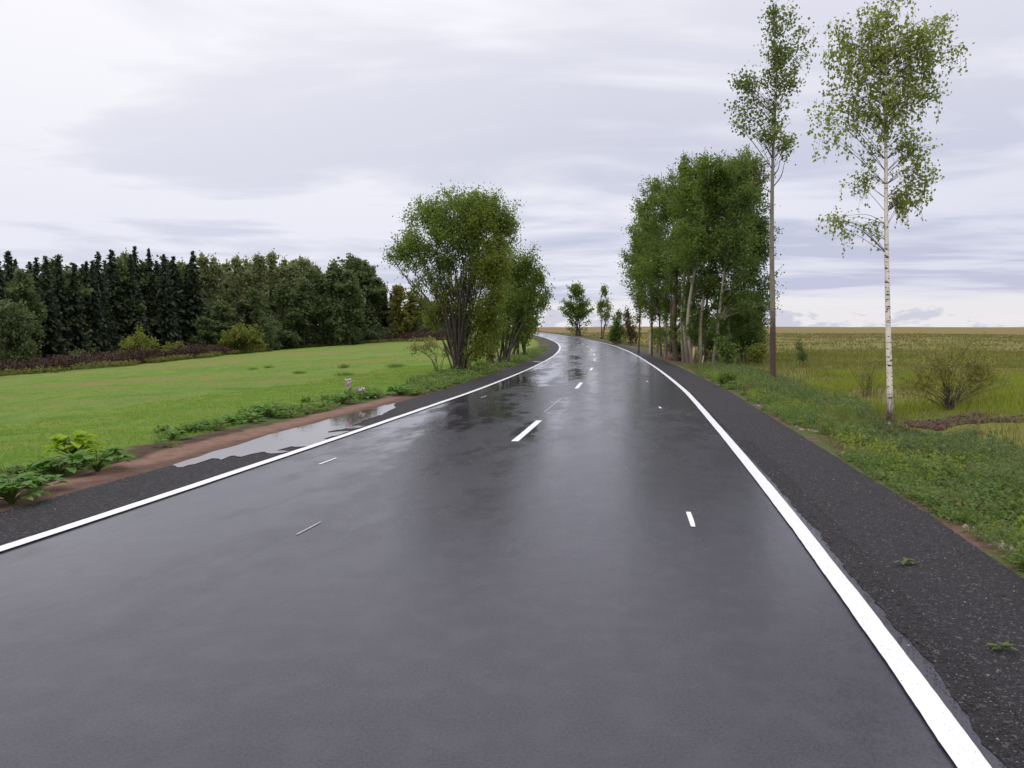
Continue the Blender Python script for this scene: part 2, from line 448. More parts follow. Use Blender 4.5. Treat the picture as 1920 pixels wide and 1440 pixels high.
def ground_mat():
    m, nt = new_mat('field_ground')
    P = pos(nt)
    off = nd(nt, 'ShaderNodeAttribute', attribute_name='off').outputs['Fac']   # metres beyond the edge line, left negative
    sy = nd(nt, 'ShaderNodeSeparateXYZ', {0: P}).outputs[1]
    big = noise(nt, mapv(nt, P, (0.045, 0.11, 0.1)), 1.0, 5.0, 0.6)
    mid = noise(nt, P, 0.55, 5.0, 0.65)
    fin = noise(nt, P, 5.0, 5.0, 0.7)
    vf = noise(nt, P, 38.0, 3.0, 0.7)
    wob = mth(nt, 'MULTIPLY', mth(nt, 'SUBTRACT', noise(nt, P, 1.3, 5.0, 0.65), 0.5), 1.6)
    offw = mth(nt, 'ADD', off, wob)
    # left meadow: short young grass with a few brownish thin patches
    lg = ramp(nt, mid, [(0.28, (0.066, 0.130, 0.014)), (0.5, (0.104, 0.172, 0.022)), (0.72, (0.150, 0.195, 0.036))])
    lg = mixc(nt, mth(nt, 'MULTIPLY', sstep(nt, big, 0.44, 0.62), 0.75), lg, (0.150, 0.175, 0.036))
    lg = mixc(nt, mth(nt, 'MULTIPLY', sstep(nt, mth(nt, 'ADD', mth(nt, 'MULTIPLY', big, 0.6), mth(nt, 'MULTIPLY', mid, 0.4)), 0.52, 0.59), 0.6), lg, (0.195, 0.125, 0.055))
    # right meadow: rank grass, brown with distance
    rgc = ramp(nt, mid, [(0.25, (0.095, 0.112, 0.022)), (0.55, (0.145, 0.145, 0.034)), (0.8, (0.190, 0.155, 0.055))])
    rgc = mixc(nt, mth(nt, 'MULTIPLY', sstep(nt, big, 0.42, 0.62), 0.7), rgc, (0.175, 0.125, 0.050))
    far = sstep(nt, mth(nt, 'ADD', sy, mth(nt, 'MULTIPLY', mth(nt, 'SUBTRACT', big, 0.5), 420.0)), 130.0, 330.0)
    sxx = nd(nt, 'ShaderNodeSeparateXYZ', {0: P}).outputs[0]
    east = mth(nt, 'SUBTRACT', 1.0, mth(nt, 'MULTIPLY', sstep(nt, sxx, 20.0, 120.0), 0.55))
    rgc = mixc(nt, mth(nt, 'MULTIPLY', far, mth(nt, 'MULTIPLY', east, 0.85)), rgc, (0.195, 0.122, 0.056))
    soil = ramp(nt, fin, [(0.25, (0.115, 0.062, 0.044)), (0.6, (0.215, 0.130, 0.096)), (0.85, (0.29, 0.20, 0.155))])
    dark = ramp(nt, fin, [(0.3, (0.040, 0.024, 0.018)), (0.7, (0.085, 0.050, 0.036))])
    weedy = ramp(nt, fin, [(0.3, (0.050, 0.070, 0.018)), (0.7, (0.085, 0.105, 0.030))])
    # left side, from the road outwards: sandy strip, weedy soil, meadow
    l1 = mixc(nt, sstep(nt, offw, -2.75, -2.15), lg, mixc(nt, sstep(nt, mid, 0.42, 0.55), weedy, dark))
    off2 = mth(nt, 'ADD', off, mth(nt, 'MULTIPLY', wob, 0.22))
    lnear = mth(nt, 'SUBTRACT', 1.0, sstep(nt, sy, 19.0, 23.0))
    l2 = mixc(nt, mth(nt, 'MULTIPLY', sstep(nt, off2, -1.95, -1.8), lnear), l1, mixc(nt, mth(nt, 'MULTIPLY', sstep(nt, off2, -1.55, -1.25), 0.65), mixc(nt, mth(nt, 'MULTIPLY', sstep(nt, fin, 0.58, 0.66), 0.6), soil, weedy), dark))
    # right side
    r1 = mixc(nt, sstep(nt, offw, 4.2, 5.6), mixc(nt, sstep(nt, mid, 0.40, 0.58), weedy, dark), rgc)
    r2 = mixc(nt, mth(nt, 'SUBTRACT', 1.0, sstep(nt, offw, 1.35, 1.7)), r1, mixc(nt, sstep(nt, mid, 0.45, 0.55), mixc(nt, 0.55, soil, dark), weedy))
    bare = nd(nt, 'ShaderNodeAttribute', attribute_name='bare').outputs['Fac']
    bsoil = ramp(nt, fin, [(0.3, (0.050, 0.024, 0.018)), (0.7, (0.11, 0.052, 0.038))])
    r2 = mixc(nt, sstep(nt, bare, 0.25, 0.5), r2, bsoil)
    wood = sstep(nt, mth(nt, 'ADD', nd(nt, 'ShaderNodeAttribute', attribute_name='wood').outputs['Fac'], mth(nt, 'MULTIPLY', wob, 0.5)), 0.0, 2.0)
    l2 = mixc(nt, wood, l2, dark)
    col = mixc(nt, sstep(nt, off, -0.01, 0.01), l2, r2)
    col = mixc(nt, 0.30, col, ramp(nt, vf, [(0.25, (0.25, 0.25, 0.25)), (0.75, (0.75, 0.75, 0.75))]), 'OVERLAY')
    h = mth(nt, 'ADD', mth(nt, 'MULTIPLY', vf, 0.4), fin)
    bm = nd(nt, 'ShaderNodeBump', {'Height': h, 'Strength': 0.7, 'Distance': 0.07})
    p = principled(nt, **{'Base Color': col, 'Roughness': 0.92, 'Normal': bm.outputs[0]})
    p.inputs['Specular IOR Level'].default_value = 0.15
    out_surf(nt, p.outputs[0])
    return m

def water_mat():
    m, nt = new_mat('puddle_water')
    n = noise(nt, pos(nt), 6.0, 3.0, 0.6)
    bm = nd(nt, 'ShaderNodeBump', {'Height': n, 'Strength': 0.02, 'Distance': 0.05})
    p = principled(nt, **{'Base Color': (0.09, 0.075, 0.065, 1), 'Roughness': 0.03, 'Normal': bm.outputs[0], 'IOR': 1.34})
    out_surf(nt, p.outputs[0])
    return m

def birch_bark():
    m, nt = new_mat('birch_bark')
    tc = nd(nt, 'ShaderNodeTexCoord').outputs['Object']
    sz = nd(nt, 'ShaderNodeSeparateXYZ', {0: tc}).outputs[2]
    n = noise(nt, mapv(nt, tc, (7, 7, 26)), 1.0, 3.0, 0.55)
    n2 = noise(nt, mapv(nt, tc, (3, 3, 2.2)), 1.0, 5.0, 0.6)
    n3 = noise(nt, mapv(nt, tc, (30, 30, 4)), 1.0, 4.0, 0.65)
    base = ramp(nt, n2, [(0.3, (0.56, 0.47, 0.36)), (0.6, (0.74, 0.68, 0.60))])
    marks = sstep(nt, n, 0.575, 0.63)
    base = mixc(nt, marks, base, (0.035, 0.028, 0.025))
    low = mth(nt, 'SUBTRACT', 1.0, sstep(nt, mth(nt, 'ADD', sz, mth(nt, 'MULTIPLY', n3, 1.3)), 0.75, 1.5))
    base = mixc(nt, low, base, (0.060, 0.035, 0.025))
    bm = nd(nt, 'ShaderNodeBump', {'Height': n3, 'Strength': 0.4, 'Distance': 0.02})
    p = principled(nt, **{'Base Color': base, 'Roughness': 0.7, 'Normal': bm.outputs[0]})
    out_surf(nt, p.outputs[0])
    return m

def aspen_bark(name, c_top, c_low, zlow):
    m, nt = new_mat(name)
    tc = nd(nt, 'ShaderNodeTexCoord').outputs['Object']
    sz = nd(nt, 'ShaderNodeSeparateXYZ', {0: tc}).outputs[2]
    n = noise(nt, mapv(nt, tc, (9, 9, 5)), 1.0, 5.0, 0.65)
    n2 = noise(nt, mapv(nt, tc, (5, 5, 14)), 1.0, 4.0, 0.6)
    f = sstep(nt, mth(nt, 'ADD', sz, mth(nt, 'MULTIPLY', n, 1.2)), zlow, zlow + 1.2)
    col = mixc(nt, f, c_low, c_top)
    col = mixc(nt, 0.35, col, ramp(nt, n, [(0.25, (0.2, 0.2, 0.2)), (0.75, (0.8, 0.8, 0.8))]), 'OVERLAY')
    col = mixc(nt, mth(nt, 'MULTIPLY', sstep(nt, n2, 0.62, 0.68), 0.8), col, (0.03, 0.025, 0.02))
    bm = nd(nt, 'ShaderNodeBump', {'Height': n, 'Strength': 0.5, 'Distance': 0.03})
    p = principled(nt, **{'Base Color': col, 'Roughness': 0.8, 'Normal': bm.outputs[0]})
    out_surf(nt, p.outputs[0])
    return m

M = {
    'asphalt': asphalt_mat(), 'shoulder': shoulder_mat(), 'paint': paint_mat('line_paint'),
    'paint_dim': paint_mat('old_paint', (0.30, 0.30, 0.32), 0.54), 'ground': ground_mat(), 'water': water_mat(),
    'birch_bark': birch_bark(), 'twig': bark_mat('dark_twig', (0.045, 0.032, 0.025), (0.09, 0.065, 0.05)),
    'aspen_bark': aspen_bark('aspen_bark', (0.185, 0.165, 0.120), (0.075, 0.042, 0.033), 2.6),
    'clump_bark': aspen_bark('clump_bark', (0.27, 0.24, 0.175), (0.16, 0.125, 0.095), 1.0),
    'brown_bark': aspen_bark('brown_bark', (0.10, 0.065, 0.045), (0.075, 0.045, 0.035), 1.0),
    'willow_bark': bark_mat('willow_bark', (0.030, 0.023, 0.018), (0.075, 0.058, 0.043)),
    'spruce_bark': bark_mat('spruce_bark', (0.03, 0.022, 0.018), (0.07, 0.05, 0.04)),
    'birch_leaf': leaf_mat('birch_leaf', (0.130, 0.152, 0.036), (0.205, 0.230, 0.056), (0.28, 0.31, 0.08), 0.9, 0.50),
    'aspen_leaf': leaf_mat('aspen_leaf', (0.092, 0.115, 0.040), (0.150, 0.178, 0.058), (0.21, 0.24, 0.07), 0.9, 0.45),
    'clump_leaf': leaf_mat('clump_leaf', (0.062, 0.100, 0.020), (0.112, 0.158, 0.030), (0.20, 0.235, 0.042), 0.35, 0.42),
    'clump_dark': leaf_mat('clump_dark_leaf', (0.050, 0.084, 0.020), (0.090, 0.130, 0.028), (0.17, 0.20, 0.036), 0.35, 0.38),
    'willow_leaf': leaf_mat('willow_leaf', (0.090, 0.125, 0.028), (0.145, 0.190, 0.042), (0.21, 0.25, 0.05), 0.6, 0.42),
    'willow_lime': leaf_mat('willow_lime_leaf', (0.090, 0.115, 0.018), (0.150, 0.178, 0.028), (0.21, 0.23, 0.035), 0.6, 0.35),
    'spruce_leaf': leaf_mat('spruce_needles', (0.026, 0.038, 0.022), (0.045, 0.060, 0.032), (0.066, 0.078, 0.038), 0.4, 0.18),
    'far_leaf': leaf_mat('forest_leaf', (0.060, 0.085, 0.034), (0.100, 0.126, 0.050), (0.15, 0.17, 0.06), 0.3, 0.32),
    'far_pale': leaf_mat('forest_pale_leaf', (0.120, 0.136, 0.070), (0.185, 0.202, 0.100), (0.23, 0.245, 0.11), 0.3, 0.4),
    'far_yellow': leaf_mat('forest_yellow_leaf', (0.080, 0.090, 0.024), (0.150, 0.142, 0.030), (0.24, 0.18, 0.035), 0.4, 0.35),
    'bush_leaf': leaf_mat('bush_leaf', (0.105, 0.125, 0.022), (0.165, 0.185, 0.036), (0.22, 0.23, 0.05), 0.5, 0.35),
    'rust_leaf': leaf_mat('rust_leaf', (0.06, 0.045, 0.02), (0.12, 0.09, 0.035), (0.17, 0.11, 0.04), 1.0, 0.25),
    'dock': leaf_mat('dock_brown', (0.034, 0.020, 0.015), (0.066, 0.036, 0.027), (0.105, 0.062, 0.036), 0.2, 0.12),
    'dock_green': leaf_mat('dock_green', (0.075, 0.090, 0.020), (0.14, 0.14, 0.030), (0.20, 0.155, 0.04), 0.4, 0.2),
    'sparse_leaf': leaf_mat('sparse_shrub_leaf', (0.135, 0.130, 0.038), (0.22, 0.205, 0.065), (0.34, 0.31, 0.12), 2.0, 0.4),
    'short_grass': leaf_mat('short_grass', (0.115, 0.180, 0.022), (0.150, 0.225, 0.030), (0.19, 0.235, 0.042), 0.4, 0.45),
    'rank_grass': leaf_mat('rank_grass', (0.085, 0.112, 0.022), (0.150, 0.150, 0.034), (0.25, 0.185, 0.07), 0.28, 0.35),
    'lush_grass': leaf_mat('lush_grass', (0.13, 0.165, 0.020), (0.20, 0.23, 0.030), (0.28, 0.25, 0.05), 0.5, 0.4),
    'verge_leaf': leaf_mat('verge_leaf', (0.068, 0.112, 0.026), (0.122, 0.168, 0.044), (0.20, 0.235, 0.08), 0.9, 0.38),
    'mugwort': leaf_mat('mugwort_leaf', (0.072, 0.100, 0.038), (0.112, 0.142, 0.054), (0.165, 0.190, 0.078), 0.9, 0.3),
    'broad_leaf': leaf_mat('broad_leaf', (0.060, 0.135, 0.024), (0.110, 0.205, 0.040), (0.17, 0.26, 0.06), 2.5, 0.35),
    'lime_leaf': leaf_mat('lime_leaf', (0.14, 0.24, 0.012), (0.24, 0.33, 0.016), (0.33, 0.38, 0.03), 2.5, 0.35),
    'pink': plain_mat('pink_flower', (0.50, 0.36, 0.45)),
    'stone': None, 'post': plain_mat('pale_wood', (0.50, 0.44, 0.28)), 'mound': plain_mat('red_soil', (0.12, 0.055, 0.038), 0.95, 0.4, 9.0),
    'litter': plain_mat('white_plastic', (0.75, 0.75, 0.75), 0.4), 'raw_wood': plain_mat('raw_wood', (0.52, 0.37, 0.18)),
    'dry': leaf_mat('dry_straw', (0.105, 0.105, 0.032), (0.165, 0.140, 0.048), (0.24, 0.165, 0.075), 0.09, 0.25),
}
def stone_mat():
    m, nt = new_mat('loose_stone')
    ri = nd(nt, 'ShaderNodeNewGeometry').outputs['Random Per Island']
    col = ramp(nt, ri, [(0.0, (0.008, 0.007, 0.008)), (0.75, (0.022, 0.019, 0.021)), (0.96, (0.055, 0.050, 0.050)), (1.0, (0.28, 0.26, 0.25))])
    p = principled(nt, **{'Base Color': col, 'Roughness': 0.6})
    out_surf(nt, p.outputs[0])
    return m
M['stone'] = stone_mat()

# ------------------------------------------------------------------ ground sheet
def steps(a, b, n, p=1.0):
    return a + (b - a) * np.linspace(0, 1, n) ** p

ys = np.concatenate([np.arange(-14, 0, 1.0), np.arange(0, 26, 0.2), np.arange(26, 60, 0.5), np.arange(60, 130, 1.5), np.arange(130, 280, 4), np.geomspace(280, 2600, 60)])
u_pos = np.concatenate([[0.0, 1.5, 2.8, 3.05], np.arange(3.2, 9.5, 0.15), np.arange(9.5, 24, 0.45), np.arange(24, 70, 1.6), np.geomspace(70, 2600, 46)])
us = np.concatenate([-u_pos[:0:-1], u_pos])
Y, U = np.meshgrid(ys, us, indexing='ij')
X = xc(Y) + U
Zg = height(X, Y)
under = np.clip((3.95 - np.abs(U)) / 0.2, 0, 1)
Zg = Zg - 0.05 * under
g = Geo()
g.add(np.stack([X, Y, Zg], -1).reshape(-1, 3), grid_quads(len(ys), len(us)))
offA = np.where(U > 0, X - XR(Y), X - XL(Y))
bareA = np.where(np.hypot(X - BARE[0], Y - BARE[1]) < 6, bare_f(X, Y), -1)
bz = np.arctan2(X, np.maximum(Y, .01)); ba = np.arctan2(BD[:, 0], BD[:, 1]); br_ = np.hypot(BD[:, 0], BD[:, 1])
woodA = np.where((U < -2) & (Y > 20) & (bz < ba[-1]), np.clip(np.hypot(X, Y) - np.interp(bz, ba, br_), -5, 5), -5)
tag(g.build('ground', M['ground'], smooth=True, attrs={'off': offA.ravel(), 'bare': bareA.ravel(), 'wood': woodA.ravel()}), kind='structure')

# ------------------------------------------------------------------ road, shoulders, markings
yr = np.concatenate([np.arange(-12, 1, 0.5), np.arange(1, 9, 0.04), np.arange(9, 40, 0.25), np.arange(40, 130, 1.0), np.arange(130, 420, 3.0)])
def ribbon(name, mat, fl, fr, lift, ncol=2, yv=None, lane=True, edge_amp=(0, 0), drop=(0, 0)):
    yv = yr if yv is None else yv
    t = np.linspace(0, 1, ncol)
    YY, TT = np.meshgrid(yv, t, indexing='ij')
    a = fl(yv)[:, None]; b = fr(yv)[:, None]
    XX = a * (1 - TT) + b * TT
    if edge_amp[0]: XX[:, 0] += (vnoise(yv * 1.1, yv * 0 + 3, 7) - .5) * edge_amp[0] + (vnoise(yv * 5, yv * 0, 8) - .5) * edge_amp[0] * .5 + (vnoise(yv * 17, yv * 0, 18) - .5) * edge_amp[0] * .5
    if edge_amp[1]: XX[:, -1] += (vnoise(yv * 1.1, yv * 0 + 9, 9) - .5) * edge_amp[1] + (vnoise(yv * 5, yv * 0, 6) - .5) * edge_amp[1] * .5 + (vnoise(yv * 17, yv * 0, 16) - .5) * edge_amp[1] * .4
    ZZ = rise(YY) + lift
    if drop[0]: ZZ[:, 0] -= drop[0]
    if drop[1]: ZZ[:, -1] -= drop[1]
    g = Geo()
    g.add(np.stack([XX, YY, ZZ], -1).reshape(-1, 3), grid_quads(len(yv), ncol))
    return g.build(name, mat, attrs={'lane': (XX - xc(YY)).ravel()})

EDGE = 0.19
road = ribbon('road', M['asphalt'], lambda y: XL(y) - EDGE * slp(y), lambda y: XR(y) + EDGE * slp(y), 0.012, 9, drop=(0.012, 0.012))
tag(road, 'wet dark asphalt country road curving away to the left', kind='structure')
sh_r = ribbon('shoulder', M['shoulder'], lambda y: XR(y) + (EDGE - .06) * slp(y), lambda y: XR(y) + 1.42 * slp(y), 0.004, 7, edge_amp=(0.05, 0.22), drop=(0, 0.05))
tag(sh_r, 'dark crushed asphalt shoulder on the right of the road', kind='structure')
sh_l = ribbon('shoulder', M['shoulder'], lambda y: XL(y) - 1.22 * slp(y), lambda y: XL(y) - (EDGE - .06) * slp(y), 0.004, 7, edge_amp=(0.2, 0.05), drop=(0.05, 0))
tag(sh_l, 'dark crushed asphalt shoulder on the left of the road', kind='structure')
for nm, f in (('left', XL), ('right', XR)):
    e = ribbon('edge_line', M['paint'], lambda y: f(y) - .062 * slp(y), lambda y: f(y) + .062 * slp(y), 0.0165, 3, edge_amp=(0.006, 0.006))
    e.parent = road
    e['label'] = 'continuous white edge line on the %s of the road' % nm

def mark(name, mat, y0, y1, cx, wd, lab=None):
    yv = np.linspace(y0, y1, max(3, int((y1 - y0) / 0.4) + 2))
    o = ribbon(name, mat, lambda y: cx(y) - wd / 2 * slp(y), lambda y: cx(y) + wd / 2 * slp(y), 0.0165, 2, yv, edge_amp=(0.004, 0.004))
    o.parent = road
    if lab: o['label'] = lab
    return o
cxl = lambda y: xc(y) - 0.20 * np.clip(1 - (np.asarray(y) - 15) / 40, 0.3, 1)
for k in range(15):
    y0 = 11.75 + 11.75 * k
    mark('centre_dash', M['paint'], y0, y0 + 2.9, cxl, 0.11)

def strip(p0, p1, wd, mat, lab):
    a = at(*p0); b = at(*p1)
    d = b - a; d[2] = 0
    nrm = unit(np.array([-d[1], d[0], 0])) * wd / 2
    z = lambda p: np.array([p[0], p[1], float(rise(p[1])) + 0.0165])
    g = Geo()
    k = 5
    L = [a + d * t for t in np.linspace(0, 1, k)]
    V = [z(p + nrm * (1 + .2 * random.uniform(-1, 1))) for p in L] + [z(p - nrm * (1 + .2 * random.uniform(-1, 1))) for p in L]
    g.add(V, [[i + k, i + k + 1, i + 1, i] for i in range(k - 1)])
    o = g.build('paint_mark', mat, road)
    o['label'] = lab
strip((556, 1006), (602, 982), 0.022, M['paint_dim'], 'faint thin white paint stroke in the left lane')
strip((598, 873), (631, 861), 0.030, M['paint'], 'short white paint stroke beside the left edge line')
strip((1300, 992), (1291, 963), 0.040, M['paint'], 'short white paint stroke in the right lane')
strip((1239, 767), (1236, 764), 0.04, M['paint'], 'small white paint dot farther up the right lane')
strip((1215, 717), (1212, 715), 0.04, M['paint'], 'tiny white paint dot far up the right lane')
strip((902, 747), (912, 743), 0.05, M['paint_dim'], 'small pale paint dot inside the left edge line')
strip((1020, 775), (1052, 749), 0.035, M['paint_dim'], 'faint worn paint strip between the first two centre dashes')
strip((1000, 678), (1022, 680), 0.22, M['paint'], 'short white stroke leaving the left edge line across the shoulder')

# loose chippings on the near shoulder
def octa(g, P, s, rg):
    n = len(P)
    base = np.array([[1, 0, 0], [0, 1, 0], [-1, 0, 0], [0, -1, 0], [0, 0, .7], [0, 0, -.5]])
    sc = s[:, None, None] * rg.uniform(0.6, 1.3, (n, 6, 1))
    a = rg.uniform(0, 6.28, n); ca, sa = np.cos(a), np.sin(a)
    B = np.repeat(base[None], n, 0) * sc
    Bx = B[..., 0] * ca[:, None] - B[..., 1] * sa[:, None]; By = B[..., 0] * sa[:, None] + B[..., 1] * ca[:, None]
    V = np.stack([Bx, By, B[..., 2]], -1) + P[:, None]
    f = np.array([[0, 1, 4], [1, 2, 4], [2, 3, 4], [3, 0, 4], [1, 0, 5], [2, 1, 5], [3, 2, 5], [0, 3, 5]])
    g.add(V.reshape(-1, 3), (f[None] + (np.arange(n) * 6)[:, None, None]).reshape(-1, 3))

def scat(n, y0, y1, a, b, side, pw=2.0):
    """points on the verge: y distance, a..b metres beyond the edge line"""
    y = y0 + (y1 - y0) * rng.uniform(0, 1, n) ** pw
    d = rng.uniform(a, b, n)
    x = XR(y) + d * slp(y) if side > 0 else XL(y) - d * slp(y)
    return x, y, d

x, y, d = scat(26000, 2.2, 16, 0.30, 1.40, 1, 1.6)
g = Geo(); octa(g, np.stack([x, y, rise(y) + 0.004 - 0.05 * np.clip((d - 1.2) / .22, 0, 1)], -1), rng.gamma(3, 0.0012, len(x)) + 0.0015, rng)
x, y, d = scat(9000, 2.0, 12, 0.0, 1.0, 1, 1.4)
d = 0.09 + .26 * d ** .6
x = XR(y) + d * slp(y)
octa(g, np.stack([x, y, rise(y) + np.where(d < .2, .013, .005)], -1), rng.gamma(3, 0.0010, len(x)) + 0.0014, rng)
x, y, d = scat(9000, 4, 16, 0.25, 1.2, -1, 1.3)
octa(g, np.stack([x, y, rise(y) + 0.004 - 0.05 * np.clip((d - 1.05) / .17, 0, 1)], -1), rng.gamma(3, 0.0013, len(x)) + 0.002, rng)
tag(g.build('loose_chippings', M['stone']), 'small dark stone chippings loose on the road shoulders', 'gravel', kind='stuff')
# pale rubble along the outer edge of the right shoulder
g = Geo()
x, y, d = scat(2600, 5, 24, 1.35, 2.0, 1, 1.2)
k = vnoise(x * .8, y * .8, 20) > 0.52
octa(g, np.stack([x, y, height(x, y)], -1)[k], rng.gamma(3, 0.006, k.sum()) + 0.006, rng)
o = g.build('rubble', None or plain_mat('pale_rubble', (0.24, 0.18, 0.15), 0.85, 0.5, 5.0))
tag(o, 'pale broken rubble and clods along the right shoulder edge', 'rubble', kind='stuff')

# puddle on the left shoulder
poly_px = [(322, 874), (400, 848), (470, 828), (540, 806), (640, 782), (700, 766), (722, 760), (741, 757), (738, 768), (722, 776), (700, 783), (680, 792), (664, 797),
           (690, 799), (672, 803), (640, 806), (616, 809), (650, 813), (632, 818), (608, 824), (620, 828), (590, 835), (556, 838), (530, 842), (540, 848), (505, 850), (470, 853), (430, 858), (380, 867), (345, 876)]
import bmesh
bm = bmesh.new()
vs = []
for p in poly_px:
    a = at(*p)
    vs.append(bm.verts.new((a[0], a[1], float(rise(a[1])) + 0.011)))
fc = bm.faces.new(vs)
bmesh.ops.subdivide_edges(bm, edges=bm.edges[:], cuts=3, use_grid_fill=False)
for v in bm.verts:
    v.co.x += (float(vnoise(v.co.x * 9, v.co.y * 9, 3)) - .5) * 0.10
    v.co.y += (float(vnoise(v.co.x * 7, v.co.y * 7, 4)) - .5) * 0.5
bmesh.ops.triangulate(bm, faces=bm.faces[:])
me = bpy.data.meshes.new('puddle'); bm.to_mesh(me); bm.free()
me.materials.append(M['water'])
pud = bpy.data.objects.new('puddle', me); C.objects.link(pud)
tag(pud, 'shallow rain puddle lying on the left shoulder', kind='structure')

# ------------------------------------------------------------------ trees
def crown_fill(g_leaf, g_br, stems, blobs, ncl, nleaf, crad, lsize, elong=1.4, rg=rng, hang=0.0, br_r=0.018, rise_k=0.5, sparse=None, slack=0.3):
    """fill blobs (cx,cy,cz,rx,ry,rz,weight) with leaf sprays, each on its own branch from the nearest stem"""
    dense = np.concatenate([spline(s, 6) for s in stems])
    W = np.array([b[6] for b in blobs]); W = W / W.sum()
    for c in range(ncl):
        b = blobs[rg.choice(len(blobs), p=W)]
        v = ball(1, rg)[0] * min(1.4, abs(rg.normal(0.62, 0.30)))
        p = np.array(b[:3]) + v * np.array(b[3:6])
        d = dense - p
        hd = np.hypot(d[:, 0], d[:, 1])
        want = p[2] - rise_k * hd
        cost = hd + 1.6 * np.abs(dense[:, 2] - want) + 3 * np.maximum(0, dense[:, 2] - p[2])
        cost = cost + rg.uniform(0, 0.55, len(dense)) * (hd + 0.2)
        a = dense[np.argmin(cost)]
        L = np.linalg.norm(p - a) + 1e-6
        mid = (a + p) / 2 + np.array([0, 0, 0.10 * L]) + rg.normal(0, 0.05 * L, 3)
        path = spline([a, mid, p], 4)
        tube(g_br, path, np.linspace(br_r * (0.5 + 0.25 * min(L, 3)), br_r * 0.25, len(path)), 4)
        m = max(4, int(nleaf * rg.uniform(0.6, 1.4)))
        t0 = max(0.0, 1 - 1.6 * crad / L - slack * 0.5)
        t = rg.uniform(t0, 1.08, m) ** 0.8
        Q = a + (p - a) * t[:, None] + np.array([0, 0, 0.1 * L]) * (4 * t * (1 - t))[:, None]
        sd = crad * (0.35 + 0.65 * rg.uniform(0, 1, (m, 1)))
        Q = Q + rg.normal(0, 1, (m, 3)) * sd * 0.62
        leaves(g_leaf, Q, lsize, elong, 0.25, rg, down=0.3)
        if hang > 0:
            for k in range(rg.integers(2, 4)):
                s0 = a + (p - a) * rg.uniform(0.6, 1.0) + rg.normal(0, crad * .5, 3)
                l = hang * rg.uniform(0.4, 1.3)
                sw = rg.normal(0, 0.12, 2)
                e = s0 + np.array([sw[0] * l, sw[1] * l, -l])
                tube(g_br, spline([s0, (s0 + e) / 2 + np.array([sw[0], sw[1], 0]) * .15 * l, e], 3), np.linspace(0.004, 0.0015, 7), 3)
                mm = int(nleaf * 0.35 * l / hang) + 3
                tt = rg.uniform(0.05, 1, mm)[:, None]
                leaves(g_leaf, s0 + (e - s0) * tt + rg.normal(0, 0.035, (mm, 3)), lsize, elong, 0.0, rg, down=1.2)

def px_blob(cx, cy, rx, ry, yd, base, w=None, dpt=0.8):
    c = T(cx, cy, yd) - base
    k = yd / F
    return (c[0], c[1], c[2], rx * k, max(rx * k * dpt, 0.35), ry * k, (w if w is not None else rx * ry))

def px_path(pts, yd, base, dyv=None):
    out = []
    for i, (a, b) in enumerate(pts):
        out.append(T(a, b, yd + (dyv[i] if dyv else 0)) - base)
    out[0] = np.array([out[0][0], out[0][1], -0.12])
    return np.array(out)

def finish(root, gt, gb, gl, mt, mb, ml):
    gt.build('trunk', mt, root, True)
    if gb is not None and gb.n: gb.build('branches', mb, root, True)
    for gg, mm in (gl if isinstance(gl, list) else [(gl, ml)]):
        if gg.n: gg.build('crown', mm, root)

# --- the birch on the right
base = at(1669, 793)
yb = base[1]
root = empty('birch_tree', base, 'tall birch with white black-marked trunk standing beside a brown dirt patch', 'tree')
tp = px_path([(1670, 793), (1668, 720), (1665, 600), (1662, 450), (1661, 300), (1660, 200), (1662, 80), (1663, -60)], yb, base)
gt, gb, gl = Geo(), Geo(), Geo()
P = spline(tp, 8)
zz = P[:, 2]
tube(gt, P, np.interp(zz, [-.2, 0.1, 0.6, 2, 4, 6, 8.5, 10], [.13, .098, .072, .062, .052, .040, .022, .008]), 12)
rb = np.random.default_rng(5)
bl = [px_blob(*b[:4], yb + b[4], base, b[5]) for b in [
    (1660, 20, 85, 60, 0, 20), (1640, 90, 95, 60, 0, 26), (1590, 100, 42, 70, .2, 12), (1735, 70, 45, 60, -.2, 13), (1790, 95, 22, 12, .1, 3),
    (1700, 130, 80, 60, 0, 22), (1650, 180, 95, 55, -.3, 22), (1740, 175, 40, 45, .2, 10), (1590, 200, 50, 50, .3, 9),
    (1532, 225, 24, 32, -.5, 9), (1625, 280, 35, 45, 0, 6), (1605, 335, 32, 30, .2, 7), (1720, 270, 35, 25, .1, 6), (1738, 320, 26, 34, -.2, 12),
    (1702, 370, 18, 24, .2, 6), (1640, 418, 20, 10, 0, 3), (1560, 412, 22, 4, .1, 2), (1690, 225, 45, 35, 0, 7), (1560, 75, 28, 50, 0, 7), (1770, 60, 26, 45, .2, 7), (1555, 140, 22, 40, .2, 4), (1765, 150, 22, 50, -.1, 5), (1805, 92, 10, 6, 0, 1)]]
crown_fill(gl, gb, [tp[2:]], bl, 300, 17, 0.20, 0.076, 1.35, rb, hang=0.45, br_r=0.008, rise_k=0.6)
for q in ((1548, 416), (1566, 408), (1590, 412), (1612, 422), (1632, 430)):      # the single low bough reaching left
    crown_fill(gl, gb, [tp[3:5]], [px_blob(q[0], q[1], 7, 4, yb + .1, base, 1)], 1, 15, .13, .062, 1.35, rb, hang=.36, br_r=.010, rise_k=.25)
for q in ((1735, 300), (1748, 330), (1738, 350), (1710, 380), (1700, 360), (1752, 272)):
    crown_fill(gl, gb, [tp[3:5]], [px_blob(q[0], q[1], 8, 8, yb - .2, base, 1)], 1, 24, .16, .062, 1.35, rb, hang=.40, br_r=.010, rise_k=.5)
finish(root, gt, gb, gl, M['birch_bark'], M['twig'], M['birch_leaf'])

